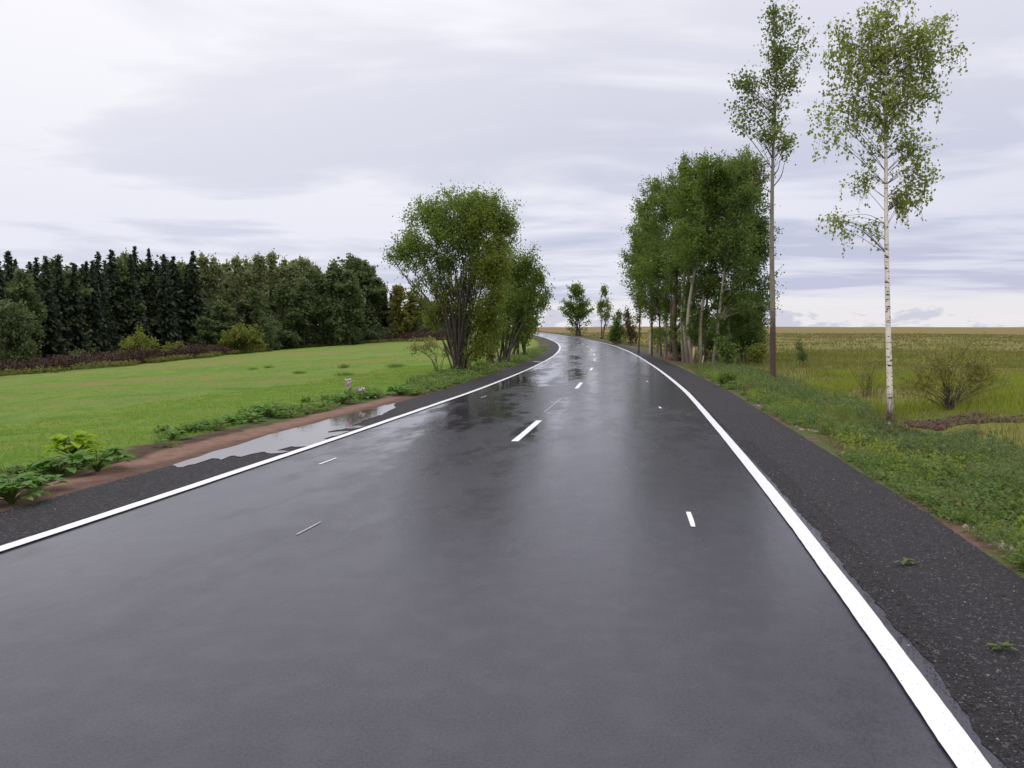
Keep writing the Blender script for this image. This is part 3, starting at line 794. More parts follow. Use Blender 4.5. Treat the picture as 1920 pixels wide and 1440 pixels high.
# --- the slim aspen beside it
base = at(1449, 728)
ya = base[1]
root = empty('aspen_tree', base, 'slim tall aspen with bare brown trunk between birch and tree clump', 'tree')
tp = px_path([(1449, 728), (1449, 600), (1447, 450), (1449, 300), (1452, 250), (1456, 150), (1452, 60), (1449, 4)], ya, base)
gt, gb, gl = Geo(), Geo(), Geo()
P = spline(tp, 8)
tube(gt, P, np.interp(P[:, 2], [-.2, 0.3, 2.5, 5, 7.6, 10, 12.5], [.14, .112, .098, .082, .062, .03, .01]), 10)
rb = np.random.default_rng(6)
bl = [px_blob(*b[:4], ya + b[4], base, b[5]) for b in [
    (1453, 55, 28, 40, 0, 9), (1450, 18, 8, 16, 0, 2), (1482, 30, 7, 22, .2, 2), (1508, 55, 7, 20, 0, 2), (1470, 105, 48, 36, 0, 14), (1440, 145, 32, 36, .4, 9),
    (1488, 150, 30, 30, -.4, 7), (1388, 150, 16, 26, 0, 5), (1400, 205, 32, 32, .5, 8), (1450, 205, 38, 32, 0, 11), (1384, 235, 16, 20, -.3, 3),
    (1440, 246, 26, 12, -.5, 6), (1480, 262, 26, 34, .4, 8), (1522, 95, 10, 22, 0, 2), (1372, 200, 9, 9, .2, 1)]]
crown_fill(gl, gb, [tp[2:]], bl, 185, 24, 0.30, 0.100, 1.1, rb, br_r=0.010, rise_k=0.9)
for e, s in (((1471, 305), (1450, 350)), ((1463, 300), (1450, 330)), ((1424, 335), (1446, 360)), ((1440, 375), (1447, 400))):
    a = T(*s, ya) - base; b = T(*e, ya - .2) - base
    tube(gb, spline([a, (a + b) / 2 + np.array([(b - a)[0] * .25, 0, -.05]), b], 4), np.linspace(.022, .008, 9), 4)
finish(root, gt, gb, gl, M['aspen_bark'], M['twig'], M['aspen_leaf'])

# --- the dense clump of aspens right of the road
CL = 'slim aspen growing in the dense clump on the right of the road'
CG = 'aspens of the dense clump right of the road'
clump = [  # base px, depth, trunk mid, top px, crown blobs, bark, leaf, label
    ((1197, 652), 62, (1200, 590), (1206, 400), [(1202, 430, 24, 70), (1190, 480, 18, 60), (1200, 545, 20, 30)], 'brown_bark', 'clump_leaf', 'thin dark-trunked aspen at the far left end of the clump'),
    ((1222, 655), 57, (1222, 600), (1214, 350), [(1214, 410, 26, 70), (1205, 500, 30, 60), (1222, 560, 24, 24)], 'brown_bark', 'clump_leaf', None),
    ((1240, 658), 56, (1236, 590), (1228, 350), [(1228, 440, 30, 70), (1235, 545, 26, 36)], 'brown_bark', 'clump_dark', None),
    ((1248, 660), 53, (1249, 600), (1240, 322), [(1240, 390, 34, 70), (1228, 490, 40, 60), (1250, 550, 26, 30)], 'clump_bark', 'clump_leaf', None),
    ((1257, 662), 52, (1258, 600), (1262, 310), [(1262, 375, 32, 70), (1265, 480, 30, 60)], 'brown_bark', 'clump_dark', None),
    ((1268, 668), 49, (1264, 600), (1285, 285), [(1286, 360, 36, 75), (1270, 470, 42, 60), (1282, 545, 26, 36)], 'brown_bark', 'clump_leaf', 'thick dark brown trunk at the left of the aspen clump'),
    ((1282, 672), 47.5, (1278, 590), (1298, 283), [(1300, 345, 32, 66), (1292, 460, 42, 60)], 'clump_bark', 'clump_leaf', None),
    ((1290, 676), 47, (1283, 590), (1310, 300), [(1312, 400, 34, 80), (1305, 520, 26, 40)], 'clump_bark', 'clump_dark', None),
    ((1298, 681), 45, (1290, 590), (1322, 275), [(1324, 340, 34, 66), (1310, 440, 46, 60)], 'clump_bark', 'clump_leaf', 'pale aspen with torn bark showing cream wood near its foot'),
    ((1303, 680), 45.5, (1297, 560), (1345, 288), [(1345, 350, 36, 70), (1345, 520, 40, 46)], 'clump_bark', 'clump_dark', None),
    ((1314, 681), 45.2, (1315, 590), (1365, 288), [(1368, 350, 36, 70), (1345, 450, 44, 60)], 'clump_bark', 'clump_leaf', None),
    ((1322, 678), 47.5, (1324, 590), (1350, 300), [(1352, 420, 40, 80)], 'brown_bark', 'clump_dark', None),
    ((1336, 681), 44, (1347, 600), (1395, 296), [(1394, 360, 34, 70), (1388, 460, 46, 60), (1390, 545, 36, 36)], 'clump_bark', 'clump_dark', 'pale leaning aspen with bent trunk at the right of the clump'),
    ((1343, 677), 47, (1345, 600), (1378, 330), [(1372, 420, 42, 90), (1380, 560, 40, 40)], 'brown_bark', 'clump_dark', None),
    ((1362, 672), 50, (1368, 590), (1412, 330), [(1414, 400, 32, 70), (1410, 500, 38, 60), (1408, 570, 34, 40)], 'clump_bark', 'clump_dark', None),
    ((1372, 672), 50.5, (1376, 590), (1430, 400), [(1426, 450, 26, 70), (1424, 560, 30, 60), (1410, 620, 36, 34)], 'brown_bark', 'clump_dark', None),
    ((1390, 668), 52, (1395, 590), (1405, 268), [(1405, 305, 34, 34), (1420, 345, 22, 40), (1375, 300, 28, 24)], 'brown_bark', 'aspen_leaf', 'aspen whose crown rises behind the slim tall aspen trunk'),
]
for i, (bp, dep, midp, topp, bls, bk, lf, lab) in enumerate(clump):
    x0 = (bp[0] - 960) / F * dep
    base = np.array([x0, dep, hz(x0, dep)])
    root = empty('aspen_tree', base, lab or CL, 'tree', CG)
    rb = np.random.default_rng(100 + i)
    P = np.array([[0, 0, -.15], T(*midp, dep) - base, (T(*midp, dep) + T(*topp, dep)) / 2 - base + rb.normal(0, .1, 3), T(*topp, dep) - base])
    gt, gl = Geo(), Geo()
    gb = gt
    S = spline(P, 8)
    r0 = rb.uniform(.09, .12) if bk == 'clump_bark' else rb.uniform(.07, .10)
    if i == 5: r0 = 0.17
    if i < 3: r0 = 0.07
    tube(gt, S, np.interp(S[:, 2] / S[-1, 2], [-.02, 0.04, .35, 1], [r0 * 1.25, r0, r0 * .72, .015]), 8)
    bl = [px_blob(b[0], b[1] + 9, b[2] * 1.22, b[3], dep + rb.uniform(-.6, .6), base, None, 0.95) for b in bls]
    crown_fill(gl, gb, [P[1:]], bl, 38 + 33 * len(bls), 76, 0.40, 0.115, 1.2, rb, br_r=0.012, rise_k=0.9)
    low = [px_blob(bp[0] + rb.uniform(-6, 12), yy, 12, 22, dep + rb.uniform(-.8, .8), base, 1) for yy in (575, 600, 625)]
    crown_fill(gl, gb, [P], low, 26 if i > 4 else 17, 38, 0.26, 0.10, 1.2, rb, br_r=0.008, rise_k=0.5)
    # spiky leader and side shoots above the crown
    tops = [px_blob(topp[0] + rb.uniform(-16, 16), topp[1] + rb.uniform(14, 50), 4, 16, dep + rb.uniform(-.8, .8), base, 1) for _ in range(5)]
    crown_fill(gl, gb, [P[1:]], tops, 12, 50, 0.24, 0.10, 1.3, rb, br_r=0.010, rise_k=1.4)
    finish(root, gt, None, gl, M[bk], M['twig'], M[lf])
    if i == 8:
        a = T(1299.5, 650, dep) - base; b = T(1298, 674, dep) - base
        g = Geo()
        off = np.array([.03, -.085, 0])
        tube(g, spline([a + off, (a + b) / 2 + off * 1.15, b + off], 4), [.015, .05, .07, .075, .075, .07, .06, .04, .015], 6)
        g.build('torn_bark', M['raw_wood'], root)

def shrub(name, label, cat, base, blobs, nst, ncl, nleaf, crad, lsize, leaf, bark='willow_bark', group=None, seed=0, elong=1.5, br=0.012, stem_r=0.02, extra=None):
    rb = np.random.default_rng(seed)
    root = empty(name, base, label, cat, group)
    gt, gl = Geo(), Geo()
    gb = gt
    stems = []
    for k in range(nst):
        b = blobs[k % len(blobs)]
        tip = np.array(b[:3]) + ball(1, rb)[0] * np.array(b[3:6]) * 0.7
        tip[2] = max(tip[2], 0.3 * b[2] + .1)
        foot = rb.normal(0, 0.06 + stem_r * 2.2, 3); foot[2] = -0.08
        mid = foot * .5 + tip * .5 + np.array([0, 0, 0.10 * tip[2]]) - np.array([tip[0], tip[1], 0]) * .14 + rb.normal(0, .04 * abs(tip[2]), 3)
        S = np.array([foot, mid, tip]); stems.append(S)
        sp_ = spline(S, 6)
        tube(gt, sp_, np.linspace(stem_r * rb.uniform(.7, 1.2), stem_r * .25, len(sp_)), 6)
    crown_fill(gl, gb, stems, blobs, ncl, nleaf, crad, lsize, elong, rb, br_r=br, rise_k=0.9)
    gl.build('crown' if cat == 'tree' else 'foliage', M[leaf], root)
    if extra:
        bl2, ncl2, leaf2 = extra
        g2 = Geo()
        crown_fill(g2, gb, stems, bl2, ncl2, nleaf, crad, lsize, elong, rb, br_r=br, rise_k=0.9)
        g2.build('crown' if cat == 'tree' else 'foliage', M[leaf2], root)
    gt.build('trunk' if cat == 'tree' else 'stems', M[bark], root, True)
    return root

# --- willows left of the road
def pxshrub(bpx, dep, bls, **kw):
    x0 = (bpx[0] - 960) / F * dep
    base = np.array([x0, dep, hz(x0, dep)])
    bl = [px_blob(*b[:4], dep + (b[4] if len(b) > 4 else 0), base, b[5] if len(b) > 5 else None, 0.9) for b in bls]
    ex = kw.pop('extra_px', None)
    if ex:
        kw['extra'] = ([px_blob(*b[:4], dep + (b[4] if len(b) > 4 else 0), base, b[5] if len(b) > 5 else None, 0.9) for b in ex[0]], ex[1], ex[2])
    return shrub(base=base, blobs=bl, **kw)

dW = at(862, 699)[1]
pxshrub((862, 699), dW, [(872, 385, 66, 34, 0, 22), (905, 390, 44, 36, .3, 14), (800, 402, 44, 34, .2, 14), (845, 430, 66, 50, -.5, 26), (935, 425, 34, 50, .2, 12),
                          (770, 465, 44, 34, 0, 13), (738, 480, 18, 16, 0, 3), (905, 480, 56, 50, -.3, 18), (962, 418, 12, 34, .3, 3), (830, 490, 55, 40, .3, 12), (800, 520, 50, 40, .2, 4), (855, 540, 50, 50, .5, 4)],
        name='willow_tree', label='big many-stemmed willow with broad round crown left of the road', cat='tree', nst=62, ncl=520, nleaf=86, crad=.32, lsize=.10,
        leaf='willow_leaf', seed=21, elong=2.0, br=.007, stem_r=.034, extra_px=([(925, 510, 36, 66, -1, 10), (900, 410, 34, 40, -.8, 6), (915, 590, 36, 50, -.5, 8), (900, 650, 26, 30, -.3, 4), (860, 590, 46, 44, .6, 6), (815, 590, 30, 30, .4, 3), (835, 545, 56, 46, .3, 6)], 300, 'willow_lime'))
dW2 = at(941, 681)[1]
pxshrub((941, 681), dW2, [(965, 500, 34, 36, 0, 10), (988, 515, 28, 40, .3, 9), (950, 560, 44, 50, -.2, 14), (985, 580, 32, 50, .5, 10), (1014, 520, 10, 34, .4, 2), (1020, 560, 12, 26, 0, 2), (935, 620, 34, 34, 0, 8), (985, 625, 26, 20, 0, 4)],
        name='willow_tree', label='smaller dark-trunked willow just behind the big round willow', cat='tree', nst=14, ncl=290, nleaf=84, crad=.42, lsize=.125,
        leaf='willow_leaf', seed=22, elong=1.8, br=.011, stem_r=.07)
dW3 = at(970, 669)[1]
pxshrub((970, 669), dW3, [(985, 555, 26, 44), (992, 600, 24, 36), (972, 610, 28, 34), (960, 570, 26, 40)],
        name='willow_tree', label='farthest of the left roadside willows, leaning over the road bend', cat='tree', nst=6, ncl=150, nleaf=52, crad=.45, lsize=.19,
        leaf='clump_leaf', seed=23, elong=1.6, br=.014, stem_r=.12)
pxshrub((915, 680), dW2 - 4, [(912, 655, 14, 22), (925, 665, 10, 14)], name='bush', label='small rusty-brown bush between the willow trunks', cat='bush', nst=6, ncl=26, nleaf=30, crad=.22, lsize=.10,
        leaf='rust_leaf', seed=24, stem_r=.012)
pxshrub((822, 684), dW + 3, [(800, 645, 34, 14), (775, 655, 18, 10), (835, 655, 20, 20)], name='bush', label='low sparse olive bush left of the big willow foot', cat='bush', nst=9, ncl=40, nleaf=18, crad=.25, lsize=.10,
        leaf='sparse_leaf', seed=25, stem_r=.014)

# --- trees at the far bend
pxshrub((1086, 634), 172, [(1080, 545, 20, 22), (1065, 570, 17, 22), (1098, 570, 15, 24), (1082, 590, 26, 20), (1075, 612, 16, 12, 0, 60), (1095, 612, 12, 12, 0, 40)],
        name='roadside_tree', label='round leafy tree standing alone at the far road bend', cat='tree', nst=4, ncl=110, nleaf=46, crad=.75, lsize=.38, leaf='clump_leaf', seed=31, stem_r=.16, br=.04)
pxshrub((1127, 636), 138, [(1131, 545, 9, 14), (1132, 570, 17, 18), (1136, 590, 15, 14), (1124, 575, 9, 18)],
        name='roadside_tree', label='slender loose-crowned tree right of the round tree at the bend', cat='tree', nst=3, ncl=60, nleaf=30, crad=.6, lsize=.30, leaf='aspen_leaf', seed=32, stem_r=.11, br=.03)
pxshrub((1158, 645), 97, [(1156, 612, 16, 22), (1150, 625, 14, 16), (1168, 625, 14, 16), (1160, 592, 8, 14)],
        name='bush', label='dark green roadside bush left of the aspen clump', cat='bush', nst=8, ncl=70, nleaf=34, crad=.45, lsize=.24, leaf='clump_leaf', seed=33, stem_r=.03, br=.02)
pxshrub((1182, 645), 92, [(1180, 615, 13, 24), (1176, 590, 6, 20), (1188, 628, 10, 14)],
        name='bush', label='brownish roadside bush touching the dark green one', cat='bush', nst=8, ncl=60, nleaf=30, crad=.4, lsize=.22, leaf='rust_leaf', seed=34, stem_r=.03, br=.02)
# undergrowth of the clump
for i, (bp, dep, bls, lf, lab, n) in enumerate([
    ((1398, 672), 47, [(1400, 630, 30, 30), (1420, 640, 20, 22), (1378, 640, 24, 26)], 'clump_dark', 'dark green shrub at the right foot of the aspen clump', 110),
    ((1362, 682), 43, [(1362, 650, 18, 24), (1372, 665, 16, 14)], 'verge_leaf', 'pale-leaved small shrub in front of the aspen trunks', 50),
    ((1232, 650), 66, [(1232, 628, 14, 16), (1240, 620, 9, 12)], 'bush_leaf', 'small olive shrub beside the pale wooden post', 40),
    ((1335, 672), 52, [(1330, 640, 26, 26), (1355, 620, 26, 26)], 'clump_dark', 'shadowy shrub behind the leaning aspen trunk', 80),
    ((1285, 668), 53, [(1282, 645, 22, 18), (1262, 650, 16, 16)], 'clump_dark', 'shadowy low shrub behind the left aspen trunks', 60),
    ((1318, 668), 56, [(1300, 610, 40, 40), (1335, 600, 40, 46), (1360, 620, 30, 40)], 'clump_dark', 'tall dark shrub filling the gaps behind the middle aspen trunks', 150),
    ((1395, 668), 56, [(1390, 600, 40, 46), (1420, 610, 26, 44), (1405, 640, 40, 26)], 'clump_dark', 'tall dark shrub behind the right half of the aspen clump', 150),
    ((1424, 676), 45, [(1424, 658, 14, 14), (1410, 664, 14, 10)], 'bush_leaf', 'low olive bush at the meadow side of the clump', 40),
]):
    pxshrub(bp, dep, bls, name='shrub', label=lab, cat='shrub', nst=7, ncl=n, nleaf=34, crad=.32, lsize=.13, leaf=lf, seed=40 + i, stem_r=.018, br=.012)

# --- shrubs in the right meadow
b = at(1785, 768)
pxshrub((1785, 768), b[1], [(1770, 690, 55, 50, 0, 12), (1830, 690, 45, 48, .3, 9), (1730, 710, 30, 36, 0, 5), (1800, 650, 56, 28, .2, 6), (1850, 700, 30, 44, .2, 5), (1740, 670, 36, 30, 0, 4), (1890, 710, 20, 36, .4, 2), (1690, 720, 18, 24, .2, 1.5), (1800, 740, 80, 16, 0, 3)],
        name='shrub', label='large sparse yellowish willow shrub in the meadow right of the birch', cat='shrub', nst=50, ncl=230, nleaf=17, crad=.28, lsize=.078, leaf='sparse_leaf', bark='twig', seed=51, elong=2.2, br=.005, stem_r=.011)
b = at(1628, 742)
pxshrub((1625, 742), b[1], [(1620, 700, 30, 30), (1640, 690, 20, 36)],
        name='shrub', label='small thin reddish shrub left of the birch trunk', cat='shrub', nst=16, ncl=70, nleaf=11, crad=.12, lsize=.055, leaf='sparse_leaf', bark='twig', seed=52, elong=2.2, br=.005, stem_r=.008)
b = at(1506, 690)
pxshrub((1506, 690), b[1], [(1496, 650, 8, 20), (1508, 665, 14, 12)],
        name='sapling', label='young green sapling in the meadow right of the slim aspen', cat='sapling', nst=4, ncl=36, nleaf=20, crad=.2, lsize=.10, leaf='aspen_leaf', bark='twig', seed=53, stem_r=.015, br=.007)
b = at(1362, 724)
pxshrub((1362, 722), b[1], [(1358, 708, 14, 10), (1370, 706, 10, 10)],
        name='bush', label='small dense dark bush at the right shoulder edge', cat='bush', nst=6, ncl=40, nleaf=26, crad=.13, lsize=.07, leaf='clump_leaf', seed=54, stem_r=.008, br=.004)

# ------------------------------------------------------------------ forest edge beyond the left meadow
def make_spruce(h, r, seed, label):
    rb = np.random.default_rng(seed)
    root = empty('spruce_tree', (0, 0, 0), label, 'tree', 'spruces of the dark forest edge')
    gt, gl = Geo(), Geo()
    tube(gt, np.array([[0, 0, -.3], [0, 0, h * .5], [0, 0, h * .98]]), [.2, .12, .02], 7)
    z = 0.05 * h
    while z < h * 0.985:
        f = 1 - z / h
        n = int(8 + 7 * f)
        for k in range(n):
            a = rb.uniform(0, 6.283)
            L = (r * f ** 0.8 + 0.12) * rb.uniform(.5, 1.2) * (0.8 + .4 * float(vnoise(z * .6, a * .9, seed)))
            m = int(3 + 5 * L / r * 2)
            t = (np.arange(m) + rb.uniform(0, 1, m)) / m
            dirv = np.array([math.cos(a), math.sin(a), 0])
            P = np.outer(t * L, dirv) + np.array([0, 0, z]) + rb.normal(0, .07, (m, 3))
            P[:, 2] += -0.30 * L * t + .12 * L * t * t
            ax = unit(np.tile(dirv, (m, 1)) + rb.normal(0, .45, (m, 3)) + np.array([0, 0, -.35]))
            bx = unit(np.cross(ax, rb.normal(0, .5, (m, 3)) + np.array([0, 0, 1.0])))
            s = (0.40 + .42 * f) * rb.uniform(.7, 1.2, (m, 1))
            V = np.stack([P - ax * s * .5, P + bx * s * .34, P + ax * s * .6, P - bx * s * .34], 1)
            gl.add(V.reshape(-1, 3), np.arange(m * 4).reshape(-1, 4))
        z += (0.028 * h) * (0.55 + .45 * f)
    gt.build('trunk', M['spruce_bark'], root, True)
    gl.build('crown', M['spruce_leaf'], root)
    return root

def make_leafy(kind, h, wd, seed, leaf, label, group, low=0.25, gaps=1.0):
    rb = np.random.default_rng(seed)
    root = empty(kind, (0, 0, 0), label, 'tree', group)
    gt, gb, gl = Geo(), Geo(), Geo()
    S = np.array([[0, 0, -.3], [rb.normal(0, .15), rb.normal(0, .15), h * .45], [0, 0, h * .97]])
    sp_ = spline(S, 6)
    tube(gt, sp_, np.linspace(.17, .03, len(sp_)), 7)
    bl = []
    for k in range(14):
        t = rb.uniform(low, 1.0)
        rr = wd * math.sin(math.pi * min(1, (t - low) / (1 - low) * .75 + .22)) * .62
        a = rb.uniform(0, 6.28)
        s = rb.uniform(.32, .52) * wd
        bl.append((math.cos(a) * rr * .75, math.sin(a) * rr * .75, t * h * .93, s, s, s * 1.15, s ** 2))
    bl.append((0, 0, h * .9, wd * .18, wd * .18, h * .09, wd * wd * .05))
    crown_fill(gl, gt, [S], bl, int(150 * gaps), 36, .66, .42, 1.2, rb, br_r=.02, rise_k=1.0)
    gt.build('trunk', M['spruce_bark'], root, True)
    gl.build('crown', M[leaf], root)
    return root

SPL = 'dark pointed spruce in the forest edge beyond the green meadow'
spr = [make_spruce(14, (2.7, 3.4, 2.2, 3.0, 2.5)[k], 200 + k, SPL) for k in range(5)]
BIL = 'pale grey-green slender birch in the forest edge beyond the green meadow'
ROL = 'dense mid-green broadleaf tree in the forest edge beyond the green meadow'
YEL = 'yellowing small tree in the forest edge left of the big willow'
bir = [make_leafy('forest_birch', 16, 2.1, 220 + k, 'far_pale', BIL, 'pale birches of the forest edge', .32, .62) for k in range(3)]
rou = [make_leafy('broadleaf_tree', 14, 3.3, 230 + k, 'far_leaf', ROL, 'broadleaf trees of the forest edge', .06, 1.25) for k in range(3)]
yel = [make_leafy('yellowing_tree', 11, 2.6, 240 + k, 'far_yellow', YEL, 'yellowing trees of the forest edge', .12, .8) for k in range(2)]
protoh = {'s': 14, 'b': 16, 'r': 14, 'y': 11}
protos = {'s': spr, 'b': bir, 'r': rou, 'y': yel}
used = set()
rf = random.Random(9)
DP = lambda px: float(np.interp(px, [-120, 0, 200, 400, 600, 830], [92, 102, 130, 160, 182, 200]))
forest = [(-50, 480, 's', 0), (-25, 490, 's', 6), (4, 487, 's', 0), (22, 468, 's', 6), (36, 484, 's', 10), (48, 497, 'r', 0), (62, 488, 's', 5), (74, 480, 's', 8), (92, 477, 's', 0), (104, 490, 'r', 8),
          (116, 476, 's', 2), (130, 500, 'r', 4), (143, 491, 's', 0), (157, 500, 's', 9), (168, 488, 's', 4), (178, 486, 's', 0), (190, 469, 's', 3), (203, 486, 's', 9), (215, 466, 's', 5), (226, 484, 'r', 6),
          (242, 466, 'b', 10), (250, 474, 's', 2), (258, 459, 's', 7), (272, 480, 'r', 7), (285, 464, 's', 4), (298, 486, 's', 9), (312, 474, 's', 0), (322, 490, 'r', 6), (330, 478, 's', 3), (346, 484, 'b', 7), (366, 468, 's', 0), (356, 494, 's', 4),
          (384, 470, 'b', 6), (405, 470, 'b', 4), (428, 480, 'b', 9), (447, 474, 'b', 3), (465, 476, 'b', 8), (488, 465, 'b', 2), (513, 466, 'b', 5), (537, 474, 'b', 8), (553, 482, 'b', 3),
          (567, 477, 'b', 6), (580, 476, 'b', 9), (594, 486, 'b', 4),
          (420, 560, 'r', -8), (480, 545, 'r', -6), (535, 525, 'r', -6), (570, 515, 'r', -4), (600, 510, 'r', 0), (628, 490, 'r', -5), (655, 500, 'r', -8), (664, 482, 'r', 8), (688, 492, 'r', 10), (706, 515, 'r', 6), (722, 540, 's', 6), (735, 548, 's', 10),
          (750, 530, 'y', 0), (772, 545, 'y', 6), (795, 555, 'y', 2), (815, 560, 'r', 8), (835, 556, 'y', 8),
          (505, 590, 'r', -10), (385, 590, 'r', -9)]
for px in range(-60, 372, 17):
    forest.append((px + rf.uniform(-6, 6), 500 + rf.uniform(-8, 22), 's', 13 + rf.uniform(0, 10)))
for px in range(380, 740, 24):
    forest.append((px + rf.uniform(-8, 8), 505 + rf.uniform(-14, 25), 'r' if px % 3 else 'b', 14 + rf.uniform(0, 10)))
for i, (px, yt, k, dd) in enumerate(forest):
    d = DP(px) + dd
    x0 = (px - 960) / F * d
    z0 = hz(x0, d)
    h = T(px, yt, d)[2] - z0
    pr = protos[k][i % len(protos[k])]
    s = h / protoh[k]
    wsc = {'s': 1.05, 'b': 1.0, 'r': 1.0, 'y': 1.0}[k] * (0.85 if k != 's' else 0.8) + 0.25 * (s - 1)
    wsc = max(0.55, wsc * random.uniform(.9, 1.15)) * (d / 150) ** .3 * (1.2 if k == 's' else 1.45)
    loc = (x0, d, z0)
    rz = random.uniform(0, 6.28)
    if pr.name not in used:
        used.add(pr.name)
        pr.location = loc; pr.rotation_euler = (0, 0, rz); pr.scale = (wsc, wsc, s)
    else:
        copy_tree(pr, loc, rz, (wsc, wsc, s))

# bushes on the near side of the forest
for i, (bp, dep, bls, lf, lab, n) in enumerate([
    ((28, 692), 92, [(25, 610, 34, 46), (50, 640, 20, 40), (-5, 620, 40, 55), (30, 665, 36, 26)], 'far_leaf', 'large round olive bush at the left end of the meadow edge', 330),
    ((262, 682), 112, [(262, 648, 30, 26), (245, 662, 24, 20), (282, 660, 26, 20)], 'bush_leaf', 'round light olive bush before the dark spruces', 300),
    ((328, 676), 122, [(330, 655, 18, 16), (318, 664, 16, 12)], 'bush_leaf', 'small olive bush just right of the round light bush', 120),
    ((455, 662), 142, [(452, 630, 32, 24), (478, 638, 20, 18), (430, 642, 22, 16)], 'bush_leaf', 'wide olive bush in front of the pale birches', 260),
    ((505, 655), 150, [(508, 622, 20, 26), (500, 640, 18, 14)], 'far_leaf', 'darker upright bush right of the wide olive bush', 70),
    ((140, 688), 104, [(140, 672, 20, 14), (160, 676, 14, 10)], 'far_leaf', 'low dark bush below the spruces near the left bush', 50),
]):
    pxshrub(bp, dep, bls, name='bush', label=lab, cat='bush', nst=9, ncl=n, nleaf=36, crad=.5, lsize=.30, leaf=lf, seed=60 + i, stem_r=.04, br=.02, group=None)

ub = None
UB = 'dark low undergrowth bush at the foot of the forest edge'
for k in range(34):
    px = -70 + k * 27 + rf.uniform(-8, 8)
    d = DP(px) + rf.uniform(-4, 6)
    x0 = (px - 960) / F * d
    p = (x0, d, hz(x0, d))
    sc = rf.uniform(.7, 1.3) * d / 130
    if ub is None:
        ub = shrub('undergrowth_bush', UB, 'bush', p, [(0, 0, 1.3, 1.7, 1.5, 1.2, 1), (1.2, .3, .9, 1.2, 1, .9, .6), (-1.2, 0, 1.0, 1.2, 1, .9, .6)], 8, 75, 34, .5, .34, 'far_leaf', group='undergrowth bushes at the forest foot', seed=77, stem_r=.03, br=.02)
        ub.scale = (sc, sc, sc)
    else:
        copy_tree(ub, p, rf.uniform(0, 6), (sc, sc, sc * rf.uniform(.8, 1.3)))

# ------------------------------------------------------------------ ground cover
def blades(g, x, y, z, h, wd, rg=rng, lean=0.35):
    n = len(x)
    a = rg.uniform(0, 6.283, n)
    l = rg.normal(0, lean, (n, 2)) * h[:, None]
    cx, cy = np.cos(a) * wd / 2, np.sin(a) * wd / 2
    b = np.stack([x, y, z - 0.01], -1)
    mid = b + np.stack([l[:, 0] * .35, l[:, 1] * .35, h * .6], -1)
    tip = b + np.stack([l[:, 0], l[:, 1], h], -1)
    s = np.stack([cx, cy, np.zeros(n)], -1)
    V = np.stack([b - s, b + s, mid + s * .8, mid - s * .8, tip], 1)
    idx = np.arange(n) * 5
    g.V.append(V.reshape(-1, 3))
    g.Q.append(np.stack([idx, idx + 1, idx + 2, idx + 3], 1) + g.n)
    g.T.append(np.stack([idx + 3, idx + 2, idx + 4], 1) + g.n)
    g.n += n * 5

def herbs(g, x, y, z, h, k, ls, spread, rg=rng, elong=1.8, up=0.5):
    """little leafy plants: k leaves up each stalk"""
    n = len(x)
    t = rg.uniform(0.08, 1.0, (n, k))
    a = rg.uniform(0, 6.283, (n, k))
    rr = spread[:, None] * rg.uniform(0.15, 1, (n, k)) * (1.1 - 0.75 * t)
    ln = rg.normal(0, .15, (n, 2)) * h[:, None]
    P = np.stack([x[:, None] + np.cos(a) * rr + ln[:, :1] * t, y[:, None] + np.sin(a) * rr + ln[:, 1:] * t, z[:, None] + h[:, None] * t], -1).reshape(-1, 3)
    ax = np.stack([np.cos(a), np.sin(a), np.full_like(a, up) + rg.normal(0, .4, a.shape)], -1).reshape(-1, 3)
    ax = unit(ax)
    nr = unit(np.array([0, 0, 1.0]) + rg.normal(0, .5, ax.shape))
    b = unit(np.cross(ax, nr))
    L = (np.repeat(ls, k) * rg.uniform(.6, 1.35, n * k))[:, None]
    W = L / elong
    V = np.stack([P, P + ax * L * .5 + b * W * .5, P + ax * L, P + ax * L * .5 - b * W * .5], 1)
    g.add(V.reshape(-1, 3), np.arange(len(P) * 4).reshape(-1, 4))

# left meadow grass
g = Geo()
x, y, d = scat(70000, 5.5, 48, 2.3, 9, -1, 1.7)
k = vnoise(x * 1.2, y * 1.2, 31) + (d - 2.3) * .55 > 0.62
x, y, d = x[k], y[k], d[k]
blades(g, x, y, height(x, y), rng.uniform(.02, .06, len(x)), rng.uniform(.006, .014, len(x)) * (1 + y / 25), lean=.9)
x, y, d = scat(60000, 8, 75, 8, 40, -1, 2.2)
blades(g, x, y, height(x, y), rng.uniform(.015, .045, len(x)), rng.uniform(.010, .022, len(x)) * (1 + y / 30), lean=1.2)
tag(g.build('meadow_grass', M['short_grass']), 'short bright green grass of the left meadow', 'grass', kind='stuff')

# weeds on the left verge
g = Geo()
x, y, d = scat(2600, 6, 36, 1.75, 3.2, -1, 1.3)
k = (vnoise(x * .9, y * .9, 41) > 0.60) & ((d > 1.85) | (y > 21))
x, y = x[k], y[k]
herbs(g, x, y, height(x, y), rng.uniform(.06, .2, len(x)), 14, rng.uniform(.04, .085, len(x)), rng.uniform(.05, .14, len(x)), elong=1.4, up=.3)
x, y, d = scat(2400, 20, 75, 1.15, 2.8, -1, 1.2)
k = vnoise(x * .5, y * .5, 43) > .38
x, y = x[k], y[k]
herbs(g, x, y, height(x, y), rng.gamma(4, .028, len(x)), 12, rng.uniform(.07, .13, len(x)), rng.uniform(.08, .2, len(x)), elong=1.5, up=.4)
tag(g.build('verge_weeds', M['verge_leaf']), 'low green weeds along the left edge of the road', 'weeds', kind='stuff')

